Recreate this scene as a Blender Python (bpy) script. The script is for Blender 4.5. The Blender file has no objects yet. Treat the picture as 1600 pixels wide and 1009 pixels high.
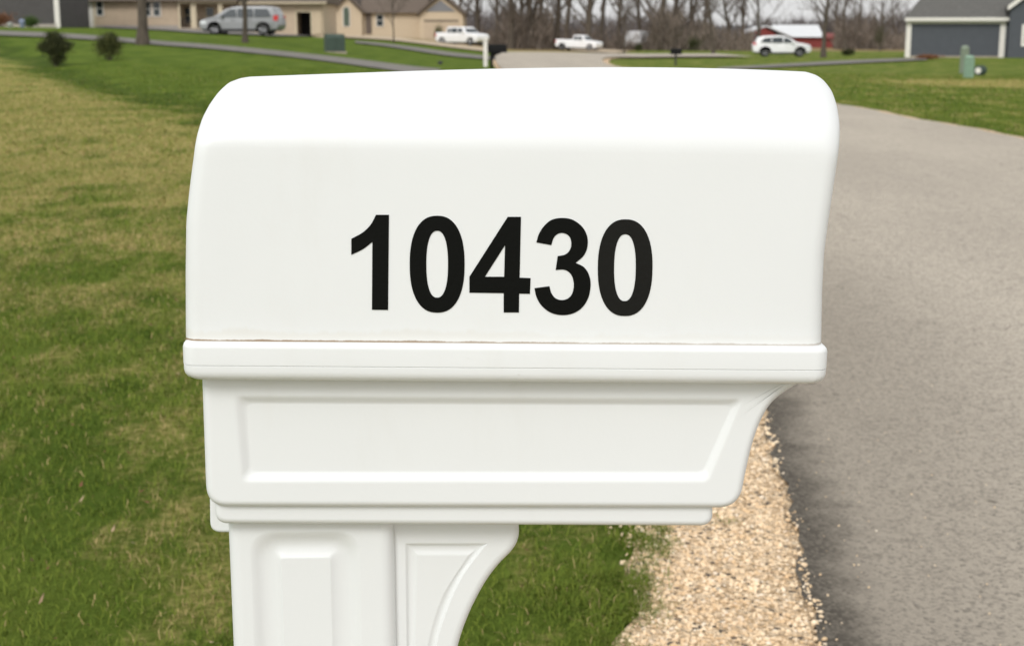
import bpy, bmesh, math, random
import numpy as np
from mathutils import Vector, Matrix
from mathutils.bvhtree import BVHTree
R = math.radians
PI = math.pi
sc = bpy.context.scene
col = sc.collection
random.seed(7)

# ------------------------------------------------------------------ camera, sky, sun, exposure
F = 2222.0                      # focal length in photograph pixels (50 mm on 36 mm)
HC = 1.40                       # eye height
PITCH = math.atan((504.5 - 48) / F)
SP, CP = math.sin(PITCH), math.cos(PITCH)
cam = bpy.data.cameras.new('camera')
cam.lens = 50; cam.sensor_width = 36; cam.clip_start = 0.05; cam.clip_end = 9000
cam.dof.use_dof = True; cam.dof.focus_distance = 1.20; cam.dof.aperture_fstop = 15
camo = bpy.data.objects.new('camera', cam); col.objects.link(camo)
camo.location = (0, 0, HC); camo.rotation_euler = (R(90) - PITCH, 0, 0)
sc.camera = camo

SUN_EL, SUN_AZ = 40, 203        # azimuth clockwise from +Y
w = bpy.data.worlds.new('World'); sc.world = w; w.use_nodes = True
nt = w.node_tree; nt.nodes.clear()
sky = nt.nodes.new('ShaderNodeTexSky'); sky.sky_type = 'NISHITA'; sky.sun_disc = False
sky.sun_elevation = R(SUN_EL); sky.sun_rotation = R(SUN_AZ); sky.dust_density = 3; sky.air_density = 1.2
hsv = nt.nodes.new('ShaderNodeHueSaturation'); hsv.inputs['Saturation'].default_value = 0.12
cld = nt.nodes.new('ShaderNodeTexNoise'); cld.inputs['Scale'].default_value = 2.2; cld.inputs['Detail'].default_value = 6
tc = nt.nodes.new('ShaderNodeTexCoord')
mp = nt.nodes.new('ShaderNodeMapping'); mp.inputs['Scale'].default_value = (1, 1, 3)
cr = nt.nodes.new('ShaderNodeMapRange'); cr.inputs[1].default_value = .3; cr.inputs[2].default_value = .7
cr.inputs[3].default_value = .92; cr.inputs[4].default_value = 1.25
mx = nt.nodes.new('ShaderNodeMix'); mx.data_type = 'RGBA'; mx.inputs[0].default_value = 0.55
mx.inputs[7].default_value = (9.95, 9.95, 9.95, 1)
ml = nt.nodes.new('ShaderNodeVectorMath'); ml.operation = 'SCALE'
bg = nt.nodes.new('ShaderNodeBackground'); bg.inputs['Strength'].default_value = 0.10
wo = nt.nodes.new('ShaderNodeOutputWorld')
L = nt.links.new
L(sky.outputs[0], hsv.inputs['Color']); L(hsv.outputs[0], mx.inputs[6]); L(tc.outputs['Generated'], mp.inputs[0])
L(mp.outputs[0], cld.inputs['Vector']); L(cld.outputs['Fac'], cr.inputs[0])
L(mx.outputs[2], ml.inputs[0]); L(cr.outputs[0], ml.inputs['Scale']); L(ml.outputs[0], bg.inputs['Color']); L(bg.outputs[0], wo.inputs[0])

sl = bpy.data.lights.new('sun', 'SUN'); sl.energy = 1.2; sl.angle = R(20); sl.color = (1, .985, .96)
so = bpy.data.objects.new('sun', sl); col.objects.link(so)
az = R(SUN_AZ)
sdir = Vector((math.sin(az) * math.cos(R(SUN_EL)), math.cos(az) * math.cos(R(SUN_EL)), math.sin(R(SUN_EL))))
so.rotation_euler = sdir.to_track_quat('Z', 'Y').to_euler(); so.location = (0, -5, 20)
sc.view_settings.view_transform = 'Standard'; sc.view_settings.look = 'None'
sc.view_settings.gamma = 1; sc.view_settings.exposure = 0.27; sc.view_settings.use_curve_mapping = False

# ------------------------------------------------------------------ helpers
def tag(o, label=None, cat=None, group=None, kind=None):
    if label: o['label'] = label
    if cat: o['category'] = cat
    if group: o['group'] = group
    if kind: o['kind'] = kind
    return o

def empty(name, loc=(0, 0, 0), rz=0, label=None, cat=None, group=None):
    o = bpy.data.objects.new(name, None); col.objects.link(o)
    o.location = loc; o.rotation_euler = (0, 0, rz); o.empty_display_size = .2
    return tag(o, label, cat, group)

def link(name, me, mat, parent=None, sharp=35):
    if mat:
        for m in (mat if isinstance(mat, (list, tuple)) else [mat]): me.materials.append(m)
    if sharp is not None and len(me.polygons):
        me.polygons.foreach_set('use_smooth', [True] * len(me.polygons))
        me.set_sharp_from_angle(angle=R(sharp))
    o = bpy.data.objects.new(name, me); col.objects.link(o)
    if parent: o.parent = parent
    return o

def bm_obj(name, bm, mat, parent=None, sharp=35, recalc=True):
    if recalc: bmesh.ops.recalc_face_normals(bm, faces=bm.faces[:])
    me = bpy.data.meshes.new(name); bm.to_mesh(me); bm.free()
    return link(name, me, mat, parent, sharp)

def copy_tree(o, parent=None):
    c = o.copy(); col.objects.link(c)
    if parent: c.parent = parent
    for ch in list(o.children): copy_tree(ch, c)
    return c

def ray(px, py):
    u = (px - 800) / F; v = (py - 504.5) / F
    return Vector((u, CP - v * SP, -SP - v * CP))
def x_at(px, Y, z=1.0): return (px - 800) / F * (Y * CP + (HC - z) * SP)
def z_at(py, Y):
    d = ray(800, py); return HC + d.z / d.y * Y

def box(bm, x0, x1, y0, y1, z0, z1):
    v = [bm.verts.new((x, y, z)) for z in (z0, z1) for x, y in ((x0, y0), (x1, y0), (x1, y1), (x0, y1))]
    for f in ((0, 3, 2, 1), (4, 5, 6, 7), (0, 1, 5, 4), (1, 2, 6, 5), (2, 3, 7, 6), (3, 0, 4, 7)):
        bm.faces.new([v[i] for i in f])
def poly_prism(bm, pts, y0, y1):           # pts in (x,z)
    a = [bm.verts.new((x, y0, z)) for x, z in pts]; b = [bm.verts.new((x, y1, z)) for x, z in pts]
    n = len(pts)
    bm.faces.new(a); bm.faces.new(b[::-1])
    for i in range(n): bm.faces.new((a[i], b[i], b[(i + 1) % n], a[(i + 1) % n]))
def poly_prism_x(bm, pts, x0, x1):         # pts in (y,z)
    a = [bm.verts.new((x0, y, z)) for y, z in pts]; b = [bm.verts.new((x1, y, z)) for y, z in pts]
    n = len(pts)
    bm.faces.new(a); bm.faces.new(b[::-1])
    for i in range(n): bm.faces.new((a[i], b[i], b[(i + 1) % n], a[(i + 1) % n]))
def cyl(bm, p0, p1, r0, r1, n=10, caps=True):
    p0 = Vector(p0); p1 = Vector(p1); d = (p1 - p0).normalized()
    a = d.orthogonal().normalized(); b = d.cross(a)
    r1_ = [bm.verts.new(p0 + (a * math.cos(t) + b * math.sin(t)) * r0) for t in [2 * PI * i / n for i in range(n)]]
    r2_ = [bm.verts.new(p1 + (a * math.cos(t) + b * math.sin(t)) * r1) for t in [2 * PI * i / n for i in range(n)]]
    for i in range(n): bm.faces.new((r1_[i], r1_[(i + 1) % n], r2_[(i + 1) % n], r2_[i]))
    if caps: bm.faces.new(r1_[::-1]); bm.faces.new(r2_)

def resample(pts, n, warp=0):                      # open polyline -> n points (last excluded)
    P = [Vector(p) for p in pts]; d = [0]
    for a, b in zip(P, P[1:]): d.append(d[-1] + (b - a).length)
    out = []
    for i in range(n):
        t = d[-1] * (i / n - warp * math.sin(2 * PI * i / n) / (2 * PI)); k = 0
        while k < len(P) - 2 and d[k + 1] < t: k += 1
        s = (t - d[k]) / max(d[k + 1] - d[k], 1e-9)
        out.append(P[k].lerp(P[k + 1], s))
    return out
def spline(pts, n=6):                      # Catmull-Rom through 2D points
    P = [Vector(p) for p in pts]; P = [P[0] * 2 - P[1]] + P + [P[-1] * 2 - P[-2]]
    out = []
    for i in range(1, len(P) - 2):
        for k in range(n):
            t = k / n; a, b, c, d = P[i - 1], P[i], P[i + 1], P[i + 2]
            out.append(.5 * ((2 * b) + (c - a) * t + (2 * a - 5 * b + 4 * c - d) * t * t + (3 * b - a - 3 * c + d) * t ** 3))
    out.append(P[-2]); return [tuple(p) for p in out]
def round_corner(a, b, c, r, n=6):         # fillet corner b
    a, b, c = Vector(a), Vector(b), Vector(c)
    u = (a - b).normalized(); v = (c - b).normalized()
    p = b + u * r; q = b + v * r
    return [tuple((1 - t) ** 2 * p + 2 * t * (1 - t) * b + t * t * q) for t in [i / n for i in range(n + 1)]]
def quad_ring(sides, radii, n):            # four polylines meeting at corners; corners filleted, split at mid-corner
    def cut(P, r, end):
        P = [Vector(p) for p in P]
        if end: P = P[::-1]
        d = 0
        for i in range(len(P) - 1):
            l = (P[i + 1] - P[i]).length
            if d + l >= r: q = P[i].lerp(P[i + 1], (r - d) / max(l, 1e-9)); P = [q] + P[i + 1:]; break
            d += l
        return P[::-1] if end else P
    S_ = [[Vector(p) for p in s_] for s_ in sides]; bez = []
    for i in range(4):                     # corner i joins side i-1 and side i
        b = S_[i][0].copy(); r = radii[i]
        S_[i - 1] = cut(S_[i - 1], r, True); S_[i] = cut(S_[i], r, False)
        a = S_[i - 1][-1]; c = S_[i][0]
        bez.append([(1 - t) ** 2 * a + 2 * t * (1 - t) * b + t * t * c for t in [k / 160 for k in range(161)]])
    out = []
    for i in range(4):
        out += resample(bez[i][80:] + S_[i][1:-1] + bez[(i + 1) % 4][:81], n, .9)
    return [tuple(p) for p in out]
def area2(P): return sum(P[i][0] * P[(i + 1) % len(P)][1] - P[(i + 1) % len(P)][0] * P[i][1] for i in range(len(P)))
def offset(P, d):                          # inset closed polygon by d, normals taken from an evenly spaced copy
    s = 1 if area2(P) > 0 else -1; A = np.array([tuple(p) for p in P]); C = np.vstack([A, A[:1]])
    L_ = np.concatenate([[0], np.cumsum(np.linalg.norm(np.diff(C, axis=0), axis=1))]); T = L_[-1]; N = 2400
    def at(t): t = np.mod(t, T); return np.stack([np.interp(t, L_, C[:, 0]), np.interp(t, L_, C[:, 1])], -1)
    t = L_[:-1]; h = min(.0022, T / 60); g_ = sum(at(t + h * k) - at(t - h * k) for k in (.5, 1.0)); g_ /= np.linalg.norm(g_, axis=1)[:, None]
    O = A + np.stack([-g_[:, 1], g_[:, 0]], -1) * d * s
    return [Vector(o) for o in O]
def ring_loft(bm, rings, cap0=True, cap1=True):   # rings: list of (pts2d, y)
    vs = [[bm.verts.new((p[0], y if not hasattr(y, '__len__') else y[i], p[1])) for i, p in enumerate(P)] for P, y in rings]
    n = len(vs[0])
    for a, b in zip(vs, vs[1:]):
        for i in range(n): bm.faces.new((a[i], a[(i + 1) % n], b[(i + 1) % n], b[i]))
    if cap0: bm.faces.new(vs[0][::-1])
    if cap1: bm.faces.new(vs[-1])
def round_rings(P, y0, y1, r, k=5, back=True):     # outline rounded at both faces
    R_ = []
    for i in range(k + 1):
        t = PI / 2 * i / k; R_.append((offset(P, r * (1 - math.sin(t))), y0 + r * (1 - math.cos(t))))
    rb = r if back else r * .3
    for i in range(k + 1):
        t = PI / 2 * i / k; R_.append((offset(P, rb * (1 - math.cos(t))), y1 - rb * (1 - math.sin(t))))
    return R_
def level_loft(bm, levels, cap=True):      # levels: z, x0, x1, y0, y1, r ; z may be a function of x
    rings = []
    for z, x0, x1, y0, y1, r in levels:
        r = max(min(r, (y1 - y0) / 2 - 1e-5, (x1 - x0) / 2), 1e-5); pts = []
        for cx, cy, a0 in ((x1 - r, y0 + r, -90), (x1 - r, y1 - r, 0), (x0 + r, y1 - r, 90), (x0 + r, y0 + r, 180)):
            for i in range(9):
                a = R(a0 + 90 * i / 8); pts.append((cx + r * math.cos(a), cy + r * math.sin(a)))
        # extra points on the long sides so the crown can arch
        full = []
        n = len(pts)
        for i in range(n):
            full.append(pts[i])
            if i in (17, 35):
                a = pts[i]; b = pts[(i + 1) % n]
                for k in range(1, 40): full.append((a[0] + (b[0] - a[0]) * k / 40, a[1] + (b[1] - a[1]) * k / 40))
        rings.append([bm.verts.new((x, y, z(x) if callable(z) else z)) for x, y in full])
    n = len(rings[0])
    for a, b in zip(rings, rings[1:]):
        for i in range(n): bm.faces.new((a[i], a[(i + 1) % n], b[(i + 1) % n], b[i]))
    if cap: bm.faces.new(rings[0][::-1]); bm.faces.new(rings[-1])

def np_mesh(name, V, faces3=None, faces4=None):
    me = bpy.data.meshes.new(name); me.vertices.add(len(V)); me.vertices.foreach_set('co', V.astype(np.float32).ravel())
    n3 = 0 if faces3 is None else len(faces3); n4 = 0 if faces4 is None else len(faces4)
    loops = []; starts = []; tot = []
    if n3: loops.append(faces3.ravel()); starts.append(np.arange(n3) * 3)
    if n4: loops.append(faces4.ravel()); starts.append(n3 * 3 + np.arange(n4) * 4)
    lp = np.concatenate(loops).astype(np.int32); me.loops.add(len(lp)); me.loops.foreach_set('vertex_index', lp)
    me.polygons.add(n3 + n4); me.polygons.foreach_set('loop_start', np.concatenate(starts).astype(np.int32))
    me.update(calc_edges=True); me.validate(); return me

# ------------------------------------------------------------------ materials
def mat(name, color, rough=.6, metal=0, spec=.5, noise=0, scale=8, bump=0, bscale=60, stretch=(1, 1, 1), coat=0):
    m = bpy.data.materials.new(name); m.use_nodes = True; t = m.node_tree; b = t.nodes['Principled BSDF']
    b.inputs['Base Color'].default_value = (*color, 1); b.inputs['Roughness'].default_value = rough
    b.inputs['Metallic'].default_value = metal; b.inputs['Specular IOR Level'].default_value = spec
    b.inputs['Coat Weight'].default_value = coat
    tcn = t.nodes.new('ShaderNodeTexCoord'); mpn = t.nodes.new('ShaderNodeMapping'); mpn.inputs['Scale'].default_value = stretch
    t.links.new(tcn.outputs['Object'], mpn.inputs[0])
    if noise:
        n = t.nodes.new('ShaderNodeTexNoise'); n.inputs['Scale'].default_value = scale; n.inputs['Detail'].default_value = 5
        t.links.new(mpn.outputs[0], n.inputs['Vector'])
        x = t.nodes.new('ShaderNodeMix'); x.data_type = 'RGBA'
        x.inputs[6].default_value = (*[c * (1 - noise) for c in color], 1); x.inputs[7].default_value = (*[min(1, c * (1 + noise)) for c in color], 1)
        mr = t.nodes.new('ShaderNodeMapRange'); mr.inputs[1].default_value = .3; mr.inputs[2].default_value = .7
        t.links.new(n.outputs['Fac'], mr.inputs[0]); t.links.new(mr.outputs[0], x.inputs[0]); t.links.new(x.outputs[2], b.inputs['Base Color'])
    if bump:
        n = t.nodes.new('ShaderNodeTexNoise'); n.inputs['Scale'].default_value = bscale; n.inputs['Detail'].default_value = 3
        t.links.new(mpn.outputs[0], n.inputs['Vector'])
        bp = t.nodes.new('ShaderNodeBump'); bp.inputs['Strength'].default_value = bump; bp.inputs['Distance'].default_value = .01
        t.links.new(n.outputs['Fac'], bp.inputs['Height']); t.links.new(bp.outputs[0], b.inputs['Normal'])
    return m

class G:                                   # small node-graph builder
    def __init__(s, name):
        s.m = bpy.data.materials.new(name); s.m.use_nodes = True; s.t = s.m.node_tree; s.b = s.t.nodes['Principled BSDF']
        s.geo = s.n('ShaderNodeNewGeometry'); s.pos = s.geo.outputs['Position']
    def n(s, k): return s.t.nodes.new(k)
    def set(s, inp, v):
        if isinstance(v, (int, float)): inp.default_value = v
        elif isinstance(v, tuple): inp.default_value = v if len(v) == 4 or inp.type == 'VECTOR' else (*v, 1)
        else: s.t.links.new(v, inp)
    def noise(s, scale, detail=4, vec=None, rough=.5, stretch=None):
        n = s.n('ShaderNodeTexNoise'); n.inputs['Scale'].default_value = scale; n.inputs['Detail'].default_value = detail
        n.inputs['Roughness'].default_value = rough
        v = vec or s.pos
        if stretch:
            m = s.n('ShaderNodeMapping'); m.inputs['Scale'].default_value = stretch; s.t.links.new(v, m.inputs[0]); v = m.outputs[0]
        s.t.links.new(v, n.inputs['Vector']); return n.outputs['Fac']
    def ramp(s, v, a, b, lo=0., hi=1.):
        m = s.n('ShaderNodeMapRange'); m.interpolation_type = 'SMOOTHSTEP'; s.set(m.inputs[0], v)
        for i, q in enumerate((a, b, lo, hi)): m.inputs[i + 1].default_value = q
        return m.outputs[0]
    def math(s, op, a, b=0., c=0.):
        m = s.n('ShaderNodeMath'); m.operation = op; s.set(m.inputs[0], a); s.set(m.inputs[1], b); s.set(m.inputs[2], c); return m.outputs[0]
    def mix(s, f, a, b, mode='MIX'):
        m = s.n('ShaderNodeMix'); m.data_type = 'RGBA'; m.blend_type = mode; s.set(m.inputs[0], f); s.set(m.inputs[6], a); s.set(m.inputs[7], b); return m.outputs[2]
    def sep(s):
        q = s.n('ShaderNodeSeparateXYZ'); s.t.links.new(s.pos, q.inputs[0]); return q.outputs
    def bump(s, h, st, d=.01):
        b = s.n('ShaderNodeBump'); b.inputs['Strength'].default_value = st; b.inputs['Distance'].default_value = d
        s.t.links.new(h, b.inputs['Height']); s.t.links.new(b.outputs[0], s.b.inputs['Normal'])
    def out(s, color, rough=.8, spec=.3):
        s.set(s.b.inputs['Base Color'], color); s.set(s.b.inputs['Roughness'], rough); s.b.inputs['Specular IOR Level'].default_value = spec; return s.m

GREEN = (.076, .124, .016); GREEN2 = (.130, .180, .028); STRAW = (.52, .43, .165); DRY = (.245, .228, .060)
def grass_color(g):
    x, y, z = g.sep()
    # swale line on the left lawn: far side is green, near side is worn and dry
    line = g.math('ADD', g.math('MULTIPLY', x, .913), g.math('MULTIPLY', y, .407))      # ~5.6 on the line
    wob = g.math('MULTIPLY', g.math('SUBTRACT', g.noise(.25, 3), .5), 3.0)
    line = g.math('ADD', line, g.math('ADD', wob, g.math('MULTIPLY', g.math('SUBTRACT', g.noise(1.3, 4), .5), 2.5)))
    left = g.ramp(x, 1.5, 0)
    far = g.math('MULTIPLY', g.ramp(line, 3.6, 7.0), left)
    n1 = g.noise(.9, 6, rough=.62, stretch=(1.7, .75, 1)); n2 = g.noise(3.6, 5, rough=.7, stretch=(1.5, .7, 1)); n3 = g.noise(22, 4, rough=.7)
    s = g.math('ADD', g.math('MULTIPLY', n1, .50), g.math('ADD', g.math('MULTIPLY', n2, .32), g.math('MULTIPLY', n3, .18)))
    # drier belt between 10 and 45 m on the left
    dry = g.math('MULTIPLY', g.ramp(y, 7, 16), left)
    farright = g.math('MULTIPLY', g.ramp(y, 112, 150), g.ramp(x, 14, 6))
    s = g.math('ADD', g.math('ADD', s, .008), g.math('MULTIPLY', dry, .07))
    s = g.math('SUBTRACT', s, g.math('MULTIPLY', far, .26))
    right = g.ramp(x, 4.5, 7)
    s = g.math('SUBTRACT', s, g.math('MULTIPLY', right, .04))
    s = g.math('ADD', s, g.math('MULTIPLY', farright, .3))
    bx_ = g.math('MULTIPLY', g.math('SUBTRACT', x, 15.5), .16); by_ = g.math('MULTIPLY', g.math('SUBTRACT', y, 41), .16)
    blob = g.ramp(g.math('ADD', g.math('MULTIPLY', bx_, bx_), g.math('MULTIPLY', by_, by_)), 1.0, .1)
    s = g.math('ADD', s, g.math('MULTIPLY', blob, .17))
    s = g.math('SUBTRACT', s, g.ramp(y, 8, 4, 0, .034)); f = g.ramp(s, .45, .61, 0, .88)
    base = g.mix(g.ramp(g.noise(1.1, 4), .35, .65), GREEN, GREEN2)
    c = g.mix(f, base, g.mix(g.ramp(n3, .35, .65), DRY, STRAW))
    ditch_shade = g.math('MULTIPLY', g.math('MULTIPLY', g.ramp(line, 4.6, 5.6), g.ramp(line, 6.8, 5.8)), left); ditch_shade = g.math('MULTIPLY', ditch_shade, g.ramp(y, 14, 22, 0, .55))
    c = g.mix(ditch_shade, c, (.030, .055, .010))  # shade along the swale painted into the grass colour as a darker green
    field = g.ramp(g.math('SUBTRACT', y, g.ramp(x, 8, 20, 0, 48)), 135, 158)
    c = g.mix(field, c, g.mix(g.ramp(g.noise(.08, 4), .4, .6), (.30, .22, .12), (.22, .17, .08)))
    return c, f

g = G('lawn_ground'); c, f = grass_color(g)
fine = g.noise(90, 3, rough=.7)
c = g.mix(g.ramp(fine, .3, .7, .35, 0), c, g.mix(.5, c, (.035, .040, .012)))
g.bump(g.noise(45, 5, rough=.7), .9, .03); M_lawn = g.out(c, .95, .03)
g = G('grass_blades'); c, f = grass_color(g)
rnd = g.geo.outputs['Random Per Island']
strawb = g.math('LESS_THAN', rnd, g.math('ADD', g.math('MULTIPLY', f, .5), .035))
c2 = g.mix(g.ramp(rnd, 0, 1), g.mix(.3, c, (.055, .10, .010)), (.16, .20, .030))
c3 = g.mix(g.noise(140, 1), (.50, .40, .19), (.27, .20, .08))
g.b.inputs['Subsurface Weight'].default_value = 0
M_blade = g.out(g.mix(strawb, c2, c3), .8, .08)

g = G('asphalt')
uvn = g.n('ShaderNodeUVMap'); sepu = g.n('ShaderNodeSeparateXYZ'); g.t.links.new(uvn.outputs[0], sepu.inputs[0]); ed = sepu.outputs[0]   # metres from near edge
edn = g.math('ADD', ed, g.math('MULTIPLY', g.math('SUBTRACT', g.noise(5, 5, rough=.7), .5), .22))
vor = g.n('ShaderNodeTexVoronoi'); vor.inputs['Scale'].default_value = 115; g.t.links.new(g.pos, vor.inputs['Vector'])
agg = g.n('ShaderNodeSeparateColor'); g.t.links.new(vor.outputs['Color'], agg.inputs[0])
base = g.mix(g.ramp(g.noise(.7, 6, rough=.6, stretch=(1, .35, 1)), .3, .7), (.445, .395, .328), (.53, .472, .39))
base = g.mix(g.ramp(agg.outputs[0], .55, 1, 0, .75), base, (.17, .155, .135))
base = g.mix(g.ramp(agg.outputs[1], .86, .9, 0, .75), base, (.48, .43, .36))
base = g.mix(g.ramp(g.noise(48, 4, rough=.75), 0.50, .68, 0, .50), base, (.14, .13, .12))
base = g.mix(g.ramp(g.noise(2.4, 5, rough=.8), .62, .72, 0, .35), base, (.17, .155, .135))
base = g.mix(g.ramp(g.noise(9, 3, rough=.6), .68, .73, 0, .6), base, (.11, .10, .08))
base = g.mix(g.ramp(g.noise(17, 5, rough=.8), .48, .68, 0, .32), base, (.16, .145, .125))
crk = g.n('ShaderNodeTexVoronoi'); crk.feature = 'DISTANCE_TO_EDGE'; crk.inputs['Scale'].default_value = .55
cv = g.n('ShaderNodeVectorMath'); cv.operation = 'ADD'; cn = g.n('ShaderNodeTexNoise'); cn.inputs['Scale'].default_value = 2.5; cn.inputs['Detail'].default_value = 6; g.t.links.new(g.pos, cn.inputs['Vector']); g.t.links.new(g.pos, cv.inputs[0]); g.t.links.new(cn.outputs['Color'], cv.inputs[1]); g.t.links.new(cv.outputs[0], crk.inputs['Vector'])
base = g.mix(g.math('MULTIPLY', g.ramp(crk.outputs['Distance'], .010, .002), g.ramp(g.noise(.5, 2), .5, .6, 0, .45)), base, (.13, .12, .10))
dk = g.ramp(edn, .02, .22, .88, 0)
mid = g.ramp(edn, .05, 1.5, .52, 0)
nearonly = g.ramp(g.sep()[1], 6, 16, 1, 0)
base = g.mix(g.math('MULTIPLY', mid, nearonly), base, (.17, .148, .118))
base = g.mix(g.math('MULTIPLY', dk, nearonly), base, g.mix(g.ramp(agg.outputs[2], .4, .9), (.060, .053, .044), (.13, .115, .095)))
g.bump(vor.outputs['Distance'], .55, .006); M_asphalt = g.out(base, .95, .06)

g = G('gravel')
vor = g.n('ShaderNodeTexVoronoi'); vor.inputs['Scale'].default_value = 75; g.t.links.new(g.pos, vor.inputs['Vector'])
q = g.n('ShaderNodeSeparateColor'); g.t.links.new(vor.outputs['Color'], q.inputs[0])
cc = g.mix(g.ramp(q.outputs[0], 0, 1), (.55, .38, .22), (.85, .66, .45)); cc = g.mix(g.ramp(q.outputs[1], .9, .95), cc, (.12, .10, .08))
g.bump(vor.outputs['Distance'], 1, .02); M_gravel = g.out(cc, .9, .2)
g = G('gravel_stones'); rnd = g.geo.outputs['Random Per Island']
cc = g.mix(g.ramp(g.math('FRACT', g.math('MULTIPLY', rnd, 7.3)), 0, 1), (.80, .60, .38), (.93, .77, .56))
cc = g.mix(g.ramp(g.math('FRACT', g.math('MULTIPLY', rnd, 31.7)), .86, .9, 0, .8), cc, (.86, .77, .64))
cc = g.mix(g.ramp(g.math('FRACT', g.math('MULTIPLY', rnd, 17.1)), .965, .98), cc, (.20, .17, .13))
cc = g.mix(g.ramp(g.noise(9, 3), .35, .65, 0, .35), cc, (.52, .31, .14))
M_stone = g.out(cc, .85, .3)
M_drive = mat('driveway_asphalt', (.155, .143, .125), .9, noise=.15, scale=3)
M_drive2 = mat('gravel_drive', (.44, .35, .24), .95, noise=.2, scale=3)
M_concrete = mat('concrete_paving', (.40, .34, .27), .9, noise=.1, scale=2)

# white moulded plastic: long fine drawn texture, grime along the foot, a few specks
def plastic(name, grime=None, base=(.785, .80, .80)):
    g = G(name); tcn = g.n('ShaderNodeTexCoord'); ob = tcn.outputs['Object']
    st = g.noise(60, 3, vec=ob, stretch=(.35, 1, 6)); cl = g.noise(3.0, 4, vec=ob)
    c = g.mix(g.ramp(cl, .3, .7), tuple(k * .975 for k in base), base)
    dst = g.noise(9, 5, vec=ob, rough=.7, stretch=(1, 1, .35)); c = g.mix(g.ramp(dst, .50, .75, 0, .16), c, (.66, .645, .60))
    sm = g.noise(38, 3, vec=ob, rough=.8, stretch=(1, 1, 1.4)); c = g.mix(g.math('MULTIPLY', g.ramp(sm, .68, .76), g.ramp(cl, .5, .62, 0, .25)), c, (.50, .47, .42))
    spk = g.n('ShaderNodeTexVoronoi'); spk.inputs['Scale'].default_value = 17; g.t.links.new(ob, spk.inputs['Vector'])
    sz = g.math('LESS_THAN', spk.outputs['Distance'], .020); sq = g.n('ShaderNodeSeparateColor'); g.t.links.new(spk.outputs['Color'], sq.inputs[0])
    c = g.mix(g.math('MULTIPLY', g.math('MULTIPLY', sz, g.math('GREATER_THAN', sq.outputs[0], .72)), .75), c, (.28, .20, .14))
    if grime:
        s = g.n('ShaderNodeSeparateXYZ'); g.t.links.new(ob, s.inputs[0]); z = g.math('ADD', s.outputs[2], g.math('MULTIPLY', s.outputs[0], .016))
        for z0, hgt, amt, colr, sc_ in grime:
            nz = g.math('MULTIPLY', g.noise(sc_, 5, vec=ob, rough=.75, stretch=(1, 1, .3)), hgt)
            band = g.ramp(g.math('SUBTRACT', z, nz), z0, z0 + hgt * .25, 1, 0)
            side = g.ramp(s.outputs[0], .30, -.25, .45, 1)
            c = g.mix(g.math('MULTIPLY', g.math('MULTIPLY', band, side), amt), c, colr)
    g.bump(g.math('ADD', g.math('MULTIPLY', st, .3), g.noise(260, 2, vec=ob)), .022, .003)
    return g.out(c, .42, .4)

# ------------------------------------------------------------------ terrain
COLS = [-500, 0, 200, 400, 650, 800, 1000, 1220, 1500, 2100]
ROWS = {50: [107, 107, 108, 109, 110, 110, 111, 112, 117, 116],
        65: [82, 82, 77, 76, 97, 99, 104, 106, 107, 106],
        80: [57, 57, 57, 62, 86, 91, 99, 100, 100, 99],
        95: [46, 47, 49, 55, 78, 85, 92, 93, 93, 92],
        125: [41, 42, 45, 53, 68, 81, 86, 86, 85, 85],
        170: [40, 40, 43, 50, 60, 77, 79, 80, 80, 80],
        250: [40, 40, 42, 48, 56, 73, 75, 76, 77, 77],
        350: [38, 38, 41, 46, 54, 70, 72, 73, 73, 73],
        700: [38, 38, 41, 46, 52, 61, 63, 63, 63, 63],
        1500: [42, 42, 44, 46, 50, 54, 55, 55, 55, 55], 6000: [46] * 10}
DK = [0.1, 12, 25, 36] + sorted(ROWS)
ZT = np.zeros((len(DK), len(COLS)))
for i, d in enumerate(DK):
    if d in ROWS: ZT[i] = [HC - (p - 48) * d / F for p in ROWS[d]]
LD = np.log(DK)
def H(X, Y):
    X = np.atleast_1d(np.asarray(X, float)); Y = np.atleast_1d(np.asarray(Y, float))
    d = np.maximum(np.hypot(X, Y), .11)
    px = np.where(Y > .01, 800 + F * X / (.98 * np.maximum(Y, .01)), np.sign(X) * 1e5); px = np.clip(px, COLS[0], COLS[-1] - 1e-3)
    ld = np.clip(np.log(d), LD[0], LD[-1] - 1e-6)
    i = np.clip(np.searchsorted(LD, ld) - 1, 0, len(LD) - 2); j = np.clip(np.searchsorted(COLS, px, side='right') - 1, 0, len(COLS) - 2)
    ti = (ld - LD[i]) / (LD[i + 1] - LD[i]); cj = np.array(COLS, float); tj = (px - cj[j]) / (cj[j + 1] - cj[j])
    z = (ZT[i, j] * (1 - ti) + ZT[i + 1, j] * ti) * (1 - tj) + (ZT[i, j + 1] * (1 - ti) + ZT[i + 1, j + 1] * ti) * tj
    return z
rad = np.concatenate([[0.3], np.geomspace(.6, 5000, 230)])
ang = np.concatenate([np.linspace(-28, 28, 160), np.linspace(28, 332, 90)[1:-1]]) * PI / 180
RA, AN = np.meshgrid(rad, ang, indexing='ij'); GX = RA * np.sin(AN); GY = RA * np.cos(AN)
GZ = H(GX.ravel(), GY.ravel()).reshape(GX.shape)
GZ += -.10 * np.exp(-((.913 * GX + .407 * GY - 5.6) / 1.0) ** 2) * (GX < 0) * np.clip((GY - 14) / 8, 0, 1)   # roadside swale
V = np.stack([GX, GY, GZ], -1).reshape(-1, 3); nr, na = GX.shape
I = np.arange(nr * na).reshape(nr, na); a = I[:-1]; b = I[1:]
F4 = np.stack([a, np.roll(a, -1, 1), np.roll(b, -1, 1), b], -1).reshape(-1, 4)[:, ::-1]
V = np.vstack([V, [[0, 0, 0]]]); F3 = np.stack([I[0], np.roll(I[0], -1), np.full(na, len(V) - 1)], -1)[:, ::-1]
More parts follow.
